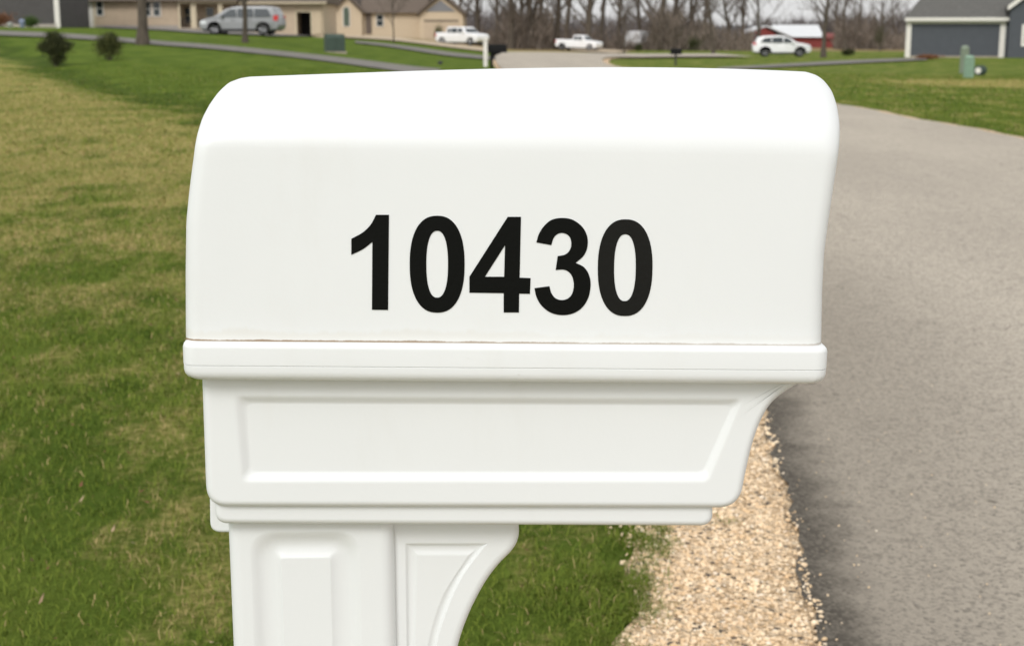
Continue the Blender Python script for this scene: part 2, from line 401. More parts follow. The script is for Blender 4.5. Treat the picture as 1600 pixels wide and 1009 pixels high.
tme = np_mesh('ground', V, F3, F4)
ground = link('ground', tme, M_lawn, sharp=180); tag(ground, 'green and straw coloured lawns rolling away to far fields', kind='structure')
BV = BVHTree.FromPolygons([tuple(v) for v in V], [tuple(f) for f in F3] + [tuple(f) for f in F4])
def gz(X, Y):
    h = BV.ray_cast(Vector((X, Y, 60)), Vector((0, 0, -1)))[0]; return h.z if h else 0.
def ground_at(px, py):
    h = BV.ray_cast(Vector((0, 0, HC)), ray(px, py))[0]; return h

def strip(name, up, lo, m, n=60, off=1.0, uv=None, cols=4, world=False):
    A = resample(spline(up, 6), n) + [Vector(up[-1])]; B = resample(spline(lo, 6), n) + [Vector(lo[-1])]
    bm = bmesh.new(); uvl = bm.loops.layers.uv.new('UVMap'); rows = []; U = {}
    for p, q in zip(A, B):
        if not world:
            P = ground_at(*p); Q = ground_at(*q)
            if P is None or Q is None: continue
            P = P.xy; Q = Q.xy
        else: P, Q = p, q
        row = []
        for k in range(cols + 1):
            x, y = P.lerp(Q, (k / cols) ** (1.6 if world else 1)); dd = math.hypot(x, y)
            v = bm.verts.new((x, y, gz(x, y) + off * (.012 + .0007 * dd))); row.append(v); U[v] = ((Vector((x, y)) - P).length, dd)
        rows.append(row)
    for r1, r2 in zip(rows, rows[1:]):
        for k in range(cols):
            f_ = bm.faces.new((r1[k], r1[k + 1], r2[k + 1], r2[k]))
            for l in f_.loops: l[uvl].uv = U[l.vert]
    for f_ in bm.faces:
        f_.normal_update()
        if f_.normal.z < 0: f_.normal_flip()
    return bm_obj(name, bm, m, sharp=180, recalc=False)

# road
RL = [(.35, -6), (.40, 0), (.58, 2), (.715, 3.09), (.82, 4.09), (.917, 4.98), (1.15, 7.5), (1.38, 11), (1.42, 15), (1.2, 20), (.75, 28), (.2, 38), (-.25, 48), (-.55, 58), (-.8, 72), (-.9, 90), (-.2, 105), (2.5, 116), (8, 123), (13, 126), (18, 127)]
RR = [(7.3, -6), (7.3, 0), (7.35, 2), (7.4, 3), (7.4, 4), (7.4, 5), (7.4, 8), (7.25, 11), (6.95, 14.5), (6.55, 19), (6.1, 27), (5.4, 37), (4.75, 47), (4.35, 58), (4.6, 72), (5.6, 88), (7, 96), (10, 102), (13, 105), (18, 108)]
RLs, RRs = spline(RL, 8), spline(RR, 8)
fil = np.array([p for p in RLs]); fir = np.array([p for p in RRs])
def road_left(Y): return float(np.interp(Y, fil[:120, 1], fil[:120, 0]))
def road_right(Y): return float(np.interp(Y, fir[:110, 1], fir[:110, 0]))
# ragged near edge
rng = np.random.default_rng(3)
def ragged(P, amp, n):
    Q = resample(P, n) + [Vector(P[-1])]; out = []
    for i, p in enumerate(Q):
        a_ = amp if abs(p.y) < 15 else amp * .4
        out.append((p.x + a_ * (math.sin(i * 1.7) * .4 + math.sin(i * .63 + 1) * .6 + rng.normal() * .35), p.y))
    return out
def strip_pts(name, A, B, m, off, cols=8, uv0=0):
    bm = bmesh.new(); uvl = bm.loops.layers.uv.new('UVMap'); rows = []; U = {}
    for p, q in zip(A, B):
        P = Vector(p); Q = Vector(q); row = []
        for k in range(cols + 1):
            x, y = P.lerp(Q, (k / cols) ** 1.8); dd = math.hypot(x, y)
            v = bm.verts.new((x, y, gz(x, y) + off * (.010 + .0006 * dd))); row.append(v); U[v] = ((Vector((x, y)) - P).length, y)
        rows.append(row)
    for r1, r2 in zip(rows, rows[1:]):
        for k in range(cols):
            f_ = bm.faces.new((r1[k], r1[k + 1], r2[k + 1], r2[k]))
            for l in f_.loops: l[uvl].uv = U[l.vert]
    for f_ in bm.faces:
        f_.normal_update()
        if f_.normal.z < 0: f_.normal_flip()
    return bm_obj(name, bm, m, sharp=180, recalc=False)
NR = 900
def dense(P, n):                           # samples that are closer together near the camera
    Q = []
    pts = [Vector(p) for p in P]; d = [0]
    for a_, b_ in zip(pts, pts[1:]): d.append(d[-1] + (b_ - a_).length)
    for i in range(n + 1):
        t = d[-1] * (i / n) ** 2.2
        k = min(max(int(np.searchsorted(d, t)) - 1, 0), len(pts) - 2)
        Q.append(pts[k].lerp(pts[k + 1], (t - d[k]) / max(d[k + 1] - d[k], 1e-9)))
    return Q
A = dense(RLs, NR); B = dense(RRs, NR)
Ar = []
for i, p in enumerate(A):
    am = .022 if p.y < 14 else .03
    Ar.append((p.x + am * (.6 * math.sin(p.y * 5.1) + .5 * math.sin(p.y * 13.7 + 1) + .45 * math.sin(p.y * 31 + 2) + rng.normal() * .18), p.y))
Br = [(p.x + .05 * math.sin(p.y * 1.3) + .03 * math.sin(p.y * 4.1), p.y) for p in B]
road = strip_pts('road', Ar, Br, M_asphalt, 2.0, 14); tag(road, 'pale worn asphalt road curving away to the left', kind='structure')
GA = [(p[0] - (.41 + max(0, 4.1 - p[1]) * .05 + .03 * math.sin(p[1] * 9) if p[1] < 8 else max(.16, .41 - (p[1] - 8) * .035)), p[1]) for p in Ar]
gr = strip_pts('gravel_verge', GA, [(p[0] + .06, p[1]) for p in Ar], M_gravel, 1.0, 5); tag(gr, 'tan gravel verge along the road edge', kind='structure')
gr2 = strip_pts('gravel_verge', [(p[0] - .05, p[1]) for p in Br], [(p[0] + .16 + .0025 * max(p[1], 0), p[1]) for p in Br], M_gravel, 1.0, 3)
tag(gr2, 'thin tan gravel verge along the far road edge', kind='structure')

def path(name, up, lo, m, label):
    o = strip(name, up, lo, m); tag(o, label, kind='structure')
path('driveway', [(-80, 44), (0, 50), (75, 53), (155, 58), (250, 66), (320, 71), (380, 76), (480, 86), (560, 95), (640, 105), (690, 110)],
     [(-80, 51), (0, 57), (75, 60), (155, 65), (250, 72.5), (320, 77.5), (380, 83.5), (480, 94), (560, 104.5), (620, 113), (670, 122)], M_drive, 'grey driveway crossing the left lawn')
path('driveway', [(1120, 108), (1150, 106), (1240, 101), (1300, 97.5), (1360, 95), (1440, 92)],
     [(1120, 112), (1150, 110), (1240, 105.5), (1300, 102.5), (1360, 99.5), (1450, 95.5)], M_drive, 'grey driveway crossing the right lawn')
path('driveway', [(540, 57.5), (600, 59), (640, 63), (700, 70), (756, 76.5), (786, 80)], [(540, 61), (600, 64), (640, 68), (700, 75.5), (756, 82), (784, 86)], M_drive2, 'tan gravel driveway by the brown roofed house')
path('driveway', [(555, 66), (600, 70), (650, 76), (700, 83), (756, 89), (784, 91)], [(555, 69), (600, 74), (650, 81.5), (700, 89), (756, 94), (782, 97)], M_drive, 'grey driveway below the tan one')
path('driveway', [(762, 63), (800, 66), (850, 72), (930, 78), (985, 81.5)], [(772, 66.5), (800, 69.5), (850, 76), (900, 81), (960, 84.5)], M_drive2, 'tan drive behind the end of the road')
path('driveway', [(160, 42.6), (250, 45.5), (400, 50.5), (450, 51.8), (500, 54)], [(160, 45), (250, 49), (320, 54), (440, 58), (520, 58.5)], M_drive, 'asphalt apron in front of the tan house')

# ------------------------------------------------------------------ the mailbox in front
YAW, TILT, Y0 = 0.035, 0.016, 1.16
ROOT = empty('mailbox', (0, Y0, 0), YAW, 'large white plastic mailbox with black house number on a white post', 'mailbox')
Rz = Matrix.Rotation(YAW, 3, 'Z'); PIV = Vector((0, 0, 1.12)); Rt = Matrix.Rotation(TILT, 3, 'Y')   # +Y rotation drops the +x end
def px2loc(px, py, yc, tilt=True):
    O = Rz.transposed() @ (Vector((0, 0, HC)) - Vector((0, Y0, 0))); D = Rz.transposed() @ ray(px, py)
    if tilt: O = Rt.transposed() @ (O - PIV) + PIV; D = Rt.transposed() @ D
    t = (yc - O.y) / D.y; p = O + D * t; return (p.x, p.z)
def bake_tilt(bm):
    for v in bm.verts: v.co = Rt @ (v.co - PIV) + PIV
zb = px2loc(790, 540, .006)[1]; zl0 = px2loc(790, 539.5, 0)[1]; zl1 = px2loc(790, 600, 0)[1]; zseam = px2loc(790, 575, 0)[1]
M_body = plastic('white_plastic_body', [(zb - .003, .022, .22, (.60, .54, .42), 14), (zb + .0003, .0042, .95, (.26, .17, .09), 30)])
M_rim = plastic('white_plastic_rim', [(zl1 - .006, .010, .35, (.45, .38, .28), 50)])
M_pl = plastic('white_plastic')
# body
YF, YC = .008, .112; W = YC - YF
zc = px2loc(700, 236, YF)[1]
ctop = [(385, 121), (500, 117), (650, 111.5), (800, 108), (1000, 106), (1130, 108), (1262, 113)]
cp = [px2loc(p, q, YC - .012) for p, q in ctop]
bx = np.array([c_[0] for c_ in cp]); bz = np.array([c_[1] for c_ in cp]) - zc
def bcrown(x): return float(np.interp(x, bx, bz)) * 1.0
def crown_smooth(x):
    pf = np.polyfit(bx, bz, 4); x = max(min(x, bx[-1] + .012), bx[0] - .012); return float(np.polyval(pf, x))
def sil(pts):
    out = []
    for p, q in pts:
        y = YF
        for _ in range(12):
            x, z = px2loc(p, q, y); bb = crown_smooth(x)
            s = (z - zc) / bb if z > zc else 0
            s_ = min(max(s, 0), .995); y = YC - W * math.sqrt(1 - s_ * s_)
        t = (z - zb) / (zc - zb) if z <= zc else 1 + min(s, 1.0)
        out.append((t, x))
    out.sort(); return np.array([o[0] for o in out]), np.array([o[1] for o in out])
LT, LX = sil([(291, 533), (290.5, 430), (291.5, 350), (295.5, 308), (299.6, 273), (305, 234), (309, 212), (317, 187.5), (328, 167), (342.6, 147), (358.7, 132), (375, 124), (388, 121)])
RT, RX = sil([(1284, 542), (1285.5, 460), (1288.5, 400), (1295, 350), (1305, 283), (1310.4, 246), (1313.6, 219), (1314, 198), (1310, 168), (1302, 144), (1289, 127), (1278, 119), (1261, 113)])
lev = []
def swell(x, r, ww): return x * (1 + .8 * min(r, ww) / Y0)
for i in range(22):
    t = i / 21; z = zb - .012 + (zc - zb + .012) * t; tt = max((z - zb) / (zc - zb), 0)
    lev.append((z, swell(float(np.interp(tt, LT, LX)), .014, W), swell(float(np.interp(tt, RT, RX)), .014, W), YF, 2 * YC - YF, .014))
for i in range(1, 25):
    th = PI / 2 * i / 24; s = math.sin(th); ww = max(W * math.cos(th), .0006)
    lev.append((lambda x, s=s: zc + crown_smooth(x) * s, swell(float(np.interp(1 + s, LT, LX)), .014 + .03 * s, ww), swell(float(np.interp(1 + s, RT, RX)), .014 + .03 * s, ww), YC - ww, YC + ww, .014 + .03 * s))
bm = bmesh.new(); level_loft(bm, lev); bake_tilt(bm)
body = bm_obj('body', bm, M_body, ROOT, sharp=60)
# digits
def dig(pts): return [(500 + x * .35, 300 + y * .35) for x, y in pts]
def sup(cx, cy, rx, ry, e, n=64, lean=0):
    P = []
    for i in range(n):
        t = 2 * PI * i / n; c_, s_ = math.cos(t), math.sin(t)
        y = ry * abs(s_) ** (2 / e) * (1 if s_ > 0 else -1)
        P.append((cx + rx * abs(c_) ** (2 / e) * (1 if c_ > 0 else -1) - lean * y, cy + y))
    return P
ONE = dig([(250, 102), (308, 102), (304, 526), (232, 525), (234, 223)] + spline([(234, 223), (190, 256), (140, 280)])[1:] + spline([(140, 209), (190, 181), (226, 146), (250, 102)])[:-1])
FOUR = dig([(838, 111), (897, 111), (891, 382), (940, 384), (937, 454), (889, 453), (888, 537), (820, 537), (820, 451), (667, 449), (667, 378)])
FOURH = dig([(826, 237), (822, 378), (736, 378)])
TH = spline([(966, 225), (977, 188), (1000, 152), (1035, 124), (1083, 116), (1130, 125), (1172, 157), (1193, 200), (1193, 247), (1176, 285), (1141, 316)], 5) + \
     spline([(1141, 316), (1178, 335), (1200, 368), (1208, 412), (1198, 470), (1170, 515), (1130, 541), (1080, 549), (1030, 538), (990, 508), (967, 470), (957, 429)], 5)[1:] + \
     spline([(1024, 420), (1033, 451), (1052, 474), (1080, 482), (1108, 474), (1126, 452), (1133, 415), (1126, 378), (1108, 355), (1085, 346), (1052, 348)], 5) + \
     spline([(1061, 286), (1092, 280), (1112, 264), (1121, 240), (1120, 215), (1112, 198), (1098, 187), (1078, 183), (1058, 189), (1043, 205), (1032, 237)], 5)
THREE = dig(TH)
M_num = mat('black_vinyl', (.0030, .0034, .0028), .5, spec=.12, bump=.04, bscale=300)
M_num2 = mat('black_vinyl_faded', (.0055, .0055, .0045), .5, spec=.22, bump=.05, bscale=300)
def digit(outer, inner, m):
    cu = bpy.data.curves.new('digit', 'CURVE'); cu.dimensions = '2D'; cu.fill_mode = 'BOTH'; cu.extrude = .00025
    for P in [outer] + ([inner] if inner else []):
        sp = cu.splines.new('POLY'); sp.points.add(len(P) - 1); sp.use_cyclic_u = True
        for i, (p, q) in enumerate(P):
            x, z = px2loc(p, q, YF); sp.points[i].co = (x, z, 0, 1)
    tmp = bpy.data.objects.new('tmp', cu); col.objects.link(tmp)
    dg = bpy.context.evaluated_depsgraph_get(); me = bpy.data.meshes.new_from_object(tmp.evaluated_get(dg))
    bpy.data.objects.remove(tmp); bm = bmesh.new(); bm.from_mesh(me); bpy.data.meshes.remove(me)
    for v in bm.verts: v.co = Vector((v.co.x, YF - .00028 - v.co.z, v.co.y))
    bake_tilt(bm); o = bm_obj('digit', bm, m, body, sharp=30); return o
digit(ONE, None, M_num)
digit(dig(sup(523, 322, 122.5, 216, 2.35)), dig(sup(523, 322, 48.5, 149, 2.35)), M_num)
digit(FOUR, FOURH, M_num); digit(THREE, None, M_num)
digit(dig(sup(1362, 337.5, 122, 215.5, 2.35, lean=.01)), dig(sup(1361, 337.5, 48.5, 149, 2.35, lean=.01)), M_num2)
# rim (two-piece ledge)
xl = px2loc(283, 560, 0)[0]; xr = px2loc(1296, 570, 0)[0]; YB = 2 * YC
def lv(z, i, e=0): return (z, xl + i, xr - i, i, YB - i, .012)
Lr = [lv(zl1, .009), lv(zl1 + .0008, .0055), lv(zl1 + .003, .0022), lv(zl1 + .006, .0006), lv(zl1 + .009, 0), lv(zseam - .0006, 0), lv(zseam - .0002, .0006), lv(zseam + .0002, .0006),
      lv(zseam + .0006, -.0003), lv(zl0 - .005, -.0003), lv(zl0 - .0025, .0004), lv(zl0 - .001, .0016), lv(zl0 - .0002, .0036), lv(zl0, .0065)]
bm = bmesh.new(); level_loft(bm, Lr); bake_tilt(bm); bm_obj('rim', bm, M_rim, ROOT, sharp=50)
# skirt with recessed panel
YS = .022
def LQ(pts, y): return [px2loc(p, q, y) for p, q in pts]
def sides_ring(sides, n):                  # four sides, each resampled to n points
    out = []
    for s_ in sides: out += resample(s_, n, .9)
    return [tuple(p) for p in out]
rightside = LQ([(1270, 560)], YS) + LQ(spline([(1273, 566), (1268, 584), (1256, 598), (1240, 608), (1222, 620), (1207, 634), (1195, 653), (1185, 676), (1176, 705), (1168, 740), (1162, 770), (1156, 797)], 30), YS)
leftside = LQ([(321, 795), (318.5, 745), (312, 560)], YS)
NS = 90; SID = [LQ([(312, 560), (1270, 560)], YS), rightside, LQ([(1156, 797), (321, 795)], YS), leftside]
outer = quad_ring(SID, [.018, .016, .019, .019], NS)
def panel(t, y):
    A_ = [(364, 616.5), (1162, 621), (1108, 754), (377, 754)]; B_ = [(386, 633), (1144, 636), (1098, 737), (392, 737)]
    Q_ = [tuple(Vector(a_).lerp(Vector(b_), t)) for a_, b_ in zip(A_, B_)]; q = LQ(Q_, y)
    return quad_ring([[q[0], q[1]], [q[1], q[2]], [q[2], q[3]], [q[3], q[0]]], [.006] * 4, NS)
bm = bmesh.new(); rings = []
dpt = .0040; k = 9
for i in range(k, -1, -1):
    t = i / k; rings.append((panel(t, YS), YS + dpt * (t * t * (3 - 2 * t))))
rings.append((panel(-.08, YS), YS)); rings.append((offset(outer, .0080), YS))
for i in range(9):
    t = PI / 2 * i / 8; rings.append((offset(outer, .0074 * (1 - math.sin(t))), YS + .0105 * (1 - math.cos(t))))
rings.append((outer, .19)); rings.append((offset(outer, .006), .20))
ring_loft(bm, rings); bake_tilt(bm); bm_obj('skirt', bm, M_pl, ROOT, sharp=60)
# shelf under the skirt, and the flange behind it
YH = .030
q = LQ([(334, 765), (1115, 765), (1115, 823.5), (335, 820)], YH)
P = quad_ring([[q[0], q[1]], [q[1], q[2]], [q[2], q[3]], [q[3], q[0]]], [.013, .013, .012, .012], 90)
bm = bmesh.new(); ring_loft(bm, round_rings(P, YH, .185, .0065, 5)); bake_tilt(bm); bm_obj('shelf', bm, M_pl, ROOT, sharp=60)
YK = .075
q = LQ([(327, 772), (420, 772), (420, 832), (328, 832)], YK)
P = quad_ring([[q[0], q[1]], [q[1], q[2]], [q[2], q[3]], [q[3], q[0]]], [.006, .006, .006, .010], 50)
bm = bmesh.new(); ring_loft(bm, round_rings(P, YK, .150, .003, 4)); bake_tilt(bm); bm_obj('mounting_flange', bm, M_pl, ROOT, sharp=60)
# post
YP = .046
def LP(pts, y=YP): return [px2loc(p, q, y, False) for p, q in pts]
(px0, pz), (px1, _) = LP([(352, 768), (614, 768)]); zt = pz
bm = bmesh.new()
out_s = [[(px0, zt), (px1, zt)], [(px1, zt), (px1, -.05)], [(px1, -.05), (px0, -.05)], [(px0, -.05), (px0, zt)]]
NP = 60; outer = quad_ring(out_s, [.019] * 4, NP)
def ppanel(pxa, pxb, pyt, rad_, zbot):
    (xa, zz), (xb, _) = LP([(pxa, pyt), (pxb, pyt)])
    c1 = round_corner((xa, zbot), (xa, zz), (xb, zz), rad_, 60); c2 = round_corner((xa, zz), (xb, zz), (xb, zbot), rad_, 60)
    c3 = round_corner((xb, zz), (xb, zbot), (xa, zbot), rad_, 60); c4 = round_corner((xb, zbot), (xa, zbot), (xa, zz), rad_, 60)
    ss = [c1[30:] + c2[:31], c2[30:] + c3[:31], c3[30:] + c4[:31], c4[30:] + c1[:31]]
    return sides_ring(ss, NP)
rings = [(ppanel(440, 514, 874, .003, .27), YP + .0015), (ppanel(437, 517, 871, .003, .265), YP + .0017), (ppanel(434, 521, 867, .004, .262), YP + .0036), (ppanel(425, 532, 859, .012, .25), YP + .0048),
         (ppanel(415, 541, 853, .018, .24), YP + .0050), (ppanel(406, 548, 846, .020, .23), YP + .0040), (ppanel(400, 553, 840, .022, .22), YP + .0021), (ppanel(395, 558, 835, .022, .215), YP + .0008), (ppanel(391, 561, 832, .022, .21), YP), (ppanel(389, 563, 830, .022, .208), YP), (offset(outer, .0115), YP)]
for i in range(7):
    t = PI / 2 * i / 6; rings.append((offset(outer, .011 * (1 - math.sin(t))), YP + .011 * (1 - math.cos(t))))
rings += [(outer, YP + .12), (offset(outer, .008), YP + .131)]
ring_loft(bm, rings); bm_obj('post', bm, M_pl, ROOT, sharp=60)
# curved bracket
YQ = .058
cur = spline([(811, 822), (811, 838), (807, 852), (797, 866), (781, 882), (763, 905), (746, 934), (731, 966), (717, 1006), (706, 1060), (694, 1130), (676, 1230), (640, 1330)], 30)
S = [LP([(596, 797), (811, 797)], YQ), LP([(811, 797)] + cur, YQ), LP([(640, 1330), (596, 1330)], YQ), LP([(596, 1330), (596, 797)], YQ)]
NB = 80; outer = quad_ring(S, [.012, .012, .014, .012], NB)
def bpanel(d_, y):
    c_ = spline([(761 - d_ * 1.6, 849 + d_), (745 - d_ * 1.05, 868 + d_ * .5), (722 - d_ * .9, 900 + d_ * .4), (704 - d_ * .8, 937), (690 - d_ * .75, 975), (680 - d_ * .7, 1015), (668 - d_ * .6, 1080), (655 - d_ * .5, 1150)], 20)
    q = [LP([(634 + d_, 849 + d_), (761 - d_ * 1.6, 849 + d_)], YQ), LP(c_, YQ), LP([(655 - d_ * .5, 1150), (638 + d_ * .3, 1170)], YQ), LP([(638 + d_ * .3, 1170), (634 + d_, 849 + d_)], YQ)]
    return sides_ring(q, NB)
rings = [(bpanel(20, YQ), YQ + .001), (bpanel(17.5, YQ), YQ + .0012), (bpanel(15, YQ), YQ + .0018), (bpanel(11, YQ), YQ + .0026), (bpanel(6, YQ), YQ + .0026), (bpanel(3, YQ), YQ + .0018), (bpanel(1, YQ), YQ + .0006), (bpanel(-1, YQ), YQ), (bpanel(-2, YQ), YQ), (offset(outer, .0075), YQ)]
for i in range(6):
    t = PI / 2 * i / 5; rings.append((offset(outer, .007 * (1 - math.sin(t))), YQ + .007 * (1 - math.cos(t))))
rings += [(outer, YQ + .10), (offset(outer, .006), YQ + .106)]
bm = bmesh.new(); ring_loft(bm, rings); bm_obj('bracket', bm, M_pl, ROOT, sharp=60)

for o_ in ROOT.children:
    if o_.name.split('.')[0] != 'body':
        wn = o_.modifiers.new('weighted_normal', 'WEIGHTED_NORMAL'); wn.keep_sharp = True; wn.weight = 90
# ------------------------------------------------------------------ grass blades, gravel stones, litter
def snoise(x, y, s, seed=0):
    r_ = np.random.default_rng(seed); v = 0
    for k in range(6):
        a_ = r_.uniform(0, 2 * PI); f_ = s * r_.uniform(.6, 1.8); v = v + np.sin((x * math.cos(a_) + y * math.sin(a_)) * f_ + r_.uniform(0, 6))
    return v / 3.0
def blades(regions):
    r_ = np.random.default_rng(11); PX = []; PY = []; HH = []; WW = []
    for (ya, yb, n, h0, h1, wd) in regions:
        y = ya + (yb - ya) * r_.random(n); span = .5 * y + 1.0; x = -span + r_.random(n) * (2 * span)
        gl = np.array([road_left(q) for q in y]); rr = np.array([road_right(q) for q in y])
        gw = np.where(y < 8, .40 + np.maximum(0, 4.1 - y) * .07, np.maximum(.14, .40 - (y - 8) * .04)) + .07 * snoise(x, y, 9, 4) + .05 * snoise(x, y, 23, 5)
        gw = gw + .13 * (r_.random(n) - .55) * r_.random(n)
        ok = (x < gl - gw) | ((x > rr + .16) & (y > 10))
        thin = snoise(x, y, 14, 6); ok &= (thin > -1.2) | (r_.random(n) < .4)
        PX.append(x[ok]); PY.append(y[ok]); m_ = ok.sum(); HH.append(h0 + (h1 - h0) * r_.random(m_) ** 1.6); WW.append(np.full(m_, wd) * r_.uniform(.7, 1.3, m_))
    # tufts creeping into the gravel
    TUFTS = tuple((road_left(ty) - .40 - max(0, 4.1 - ty) * .06 + r_.normal(0, .04), ty, r_.uniform(.015, .05), int(r_.uniform(40, 260))) for ty in 2.6 + 8 * r_.random(90) ** 1.6)
    for (tx, ty, tr_, n) in ((.30, 3.28, .055, 900), (.22, 3.05, .05, 500), (.40, 3.95, .05, 500), (.36, 3.75, .04, 260), (.12, 3.4, .09, 900), (.30, 3.5, .03, 120), (.62, 3.9, .02, 40)) + TUFTS:
        a_ = r_.normal(0, tr_ * .6, n); b_ = r_.normal(0, tr_, n); PX.append(tx + a_ * 1.2); PY.append(ty + b_); HH.append(r_.uniform(.012, .038, n)); WW.append(np.full(n, .0022))
    x = np.concatenate(PX); y = np.concatenate(PY); h = np.concatenate(HH); wd = np.concatenate(WW); n = len(x)
    z = np.where(y < 12, 0, H(x, y)) + .002
    z = np.where((y > 14) & (x < 0), z - .10 * np.exp(-((.913 * x + .407 * y - 5.6) / 1.0) ** 2) * np.clip((y - 14) / 8, 0, 1), z)
    a_ = r_.uniform(0, 2 * PI, n); dx, dy = np.cos(a_), np.sin(a_); b_ = a_ + r_.normal(0, .5, n) + PI / 2; lx, ly = np.cos(b_), np.sin(b_)
    lean = r_.uniform(.3, 1.5, n); tw = r_.normal(0, .45, n)
    m1 = h * .55; base = np.stack([x, y, z], -1)
    side = np.stack([dx, dy, 0 * dx], -1) * (wd / 2)[:, None]
    mid = base + np.stack([lx * lean * m1 * .6, ly * lean * m1 * .6, m1], -1)
    tip = base + np.stack([(lx + tw * dx) * lean * h, (ly + tw * dy) * lean * h, h * (1.05 - .35 * np.minimum(lean, 1.4))], -1)
    Vv = np.stack([base - side, base + side, mid + side * .8, mid - side * .8, tip], 1).reshape(-1, 3)
    i0 = np.arange(n) * 5; q = np.stack([i0, i0 + 1, i0 + 2, i0 + 3], -1); t = np.stack([i0 + 3, i0 + 2, i0 + 4], -1)
    return np_mesh('grass', Vv, t, q)
gme = blades([(2.3, 5, 75000, .014, .040, .0026), (5, 9, 120000, .014, .040, .0034), (9, 16, 120000, .016, .042, .0055), (16, 30, 110000, .02, .05, .010), (30, 52, 60000, .025, .06, .018)])
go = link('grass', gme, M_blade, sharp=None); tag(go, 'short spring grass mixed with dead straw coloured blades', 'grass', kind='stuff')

def stones(spots):                         # x, y, z, size arrays -> irregular little rocks
    bm = bmesh.new(); bmesh.ops.create_icosphere(bm, subdivisions=1, radius=1); bv = np.array([v.co[:] for v in bm.verts]); bf = np.array([[v.index for v in f_.verts] for f_ in bm.faces]); bm.free()
    x, y, z, s = spots; n = len(x); r_ = np.random.default_rng(5)
    sc3 = r_.uniform(.55, 1.25, (n, 1, 3)); V_ = bv[None] * sc3 * (1 + r_.normal(0, .14, (n, len(bv), 1)))
    a_ = r_.uniform(0, 2 * PI, n); ca, sa = np.cos(a_)[:, None], np.sin(a_)[:, None]; tl_ = r_.normal(0, .5, n); ct, st_ = np.cos(tl_)[:, None], np.sin(tl_)[:, None]
    X = V_[..., 0]; Y = V_[..., 1]; Z = V_[..., 2] * .75; Y, Z = Y * ct - Z * st_, Y * st_ + Z * ct; X, Y = X * ca - Y * sa, X * sa + Y * ca
    P_ = np.stack([X, Y, Z], -1) * s[:, None, None] + np.stack([x, y, z], -1)[:, None, :]
    Fc = (bf[None] + (np.arange(n) * len(bv))[:, None, None]).reshape(-1, 3)
    return np_mesh('gravel', P_.reshape(-1, 3), Fc)
r_ = np.random.default_rng(8); n = 42000
y = 2.4 + (11 - 2.4) * r_.random(n) ** 1.35; gl = np.array([road_left(q) for q in y])
off_ = r_.random(n) ** .9 * .76 - .010 + r_.normal(0, .009, n); x = gl - off_
s = (.0022 + .0058 * r_.random(n) ** 1.6) * (1 + (y - 3) * .04); keep = (off_ < .43 + np.maximum(0, 4.1 - y) * .09 + .07 * snoise(x, y, 8, 3) + r_.normal(0, .03, n))
x, y, s = x[keep], y[keep], s[keep]
gme = stones((x, y, np.where(off_[keep] < .012, .0245, .011) + s * .2, s)); gvo = link('gravel', gme, M_stone, sharp=None); tag(gvo, 'loose tan and cream gravel stones beside the asphalt', 'gravel', kind='stuff')
n = 700; y = 2.6 + 11 * r_.random(n) ** 1.4; x = np.array([road_left(q) for q in y]) + .02 + 3.5 * r_.random(n) ** 2.2
gme = stones((x, y, np.full(n, .034) - .008, r_.uniform(.0015, .004, n))); gvo = link('loose_chips', gme, M_stone, sharp=None); tag(gvo, 'small stone chips scattered on the asphalt', 'stones', kind='stuff')
# dead leaves
n = 420; y = 2.6 + 12 * r_.random(n); x = -.5 * y + r_.random(n) * (.5 * y + .1)
aa = r_.uniform(0, 2 * PI, n); s = r_.uniform(.005, .012, n); zz = .028 + r_.random(n) * .01
c_, s_ = np.cos(aa), np.sin(aa); tl_ = r_.normal(0, .5, n)
q = [np.stack([x + (c_ * u - s_ * v_) * s, y + (s_ * u + c_ * v_) * s, zz + (u * tl_ + (u * u) * .4) * s], -1) for u, v_ in ((-1, 0), (-.2, -.55), (.9, -.1), (.1, .5))]
Vv = np.stack(q, 1).reshape(-1, 3); lme = np_mesh('leaf_litter', Vv, None, np.arange(n * 4).reshape(n, 4))
g = G('dead_leaf'); rnd = g.geo.outputs['Random Per Island']; M_leaf = g.out(g.mix(g.ramp(rnd, .3, .7), (.16, .075, .04), (.40, .30, .19)), .8, .2)
lo_ = link('leaf_litter', lme, M_leaf, sharp=None); tag(lo_, 'small dead brown leaves scattered through the grass', 'leaves', kind='stuff')

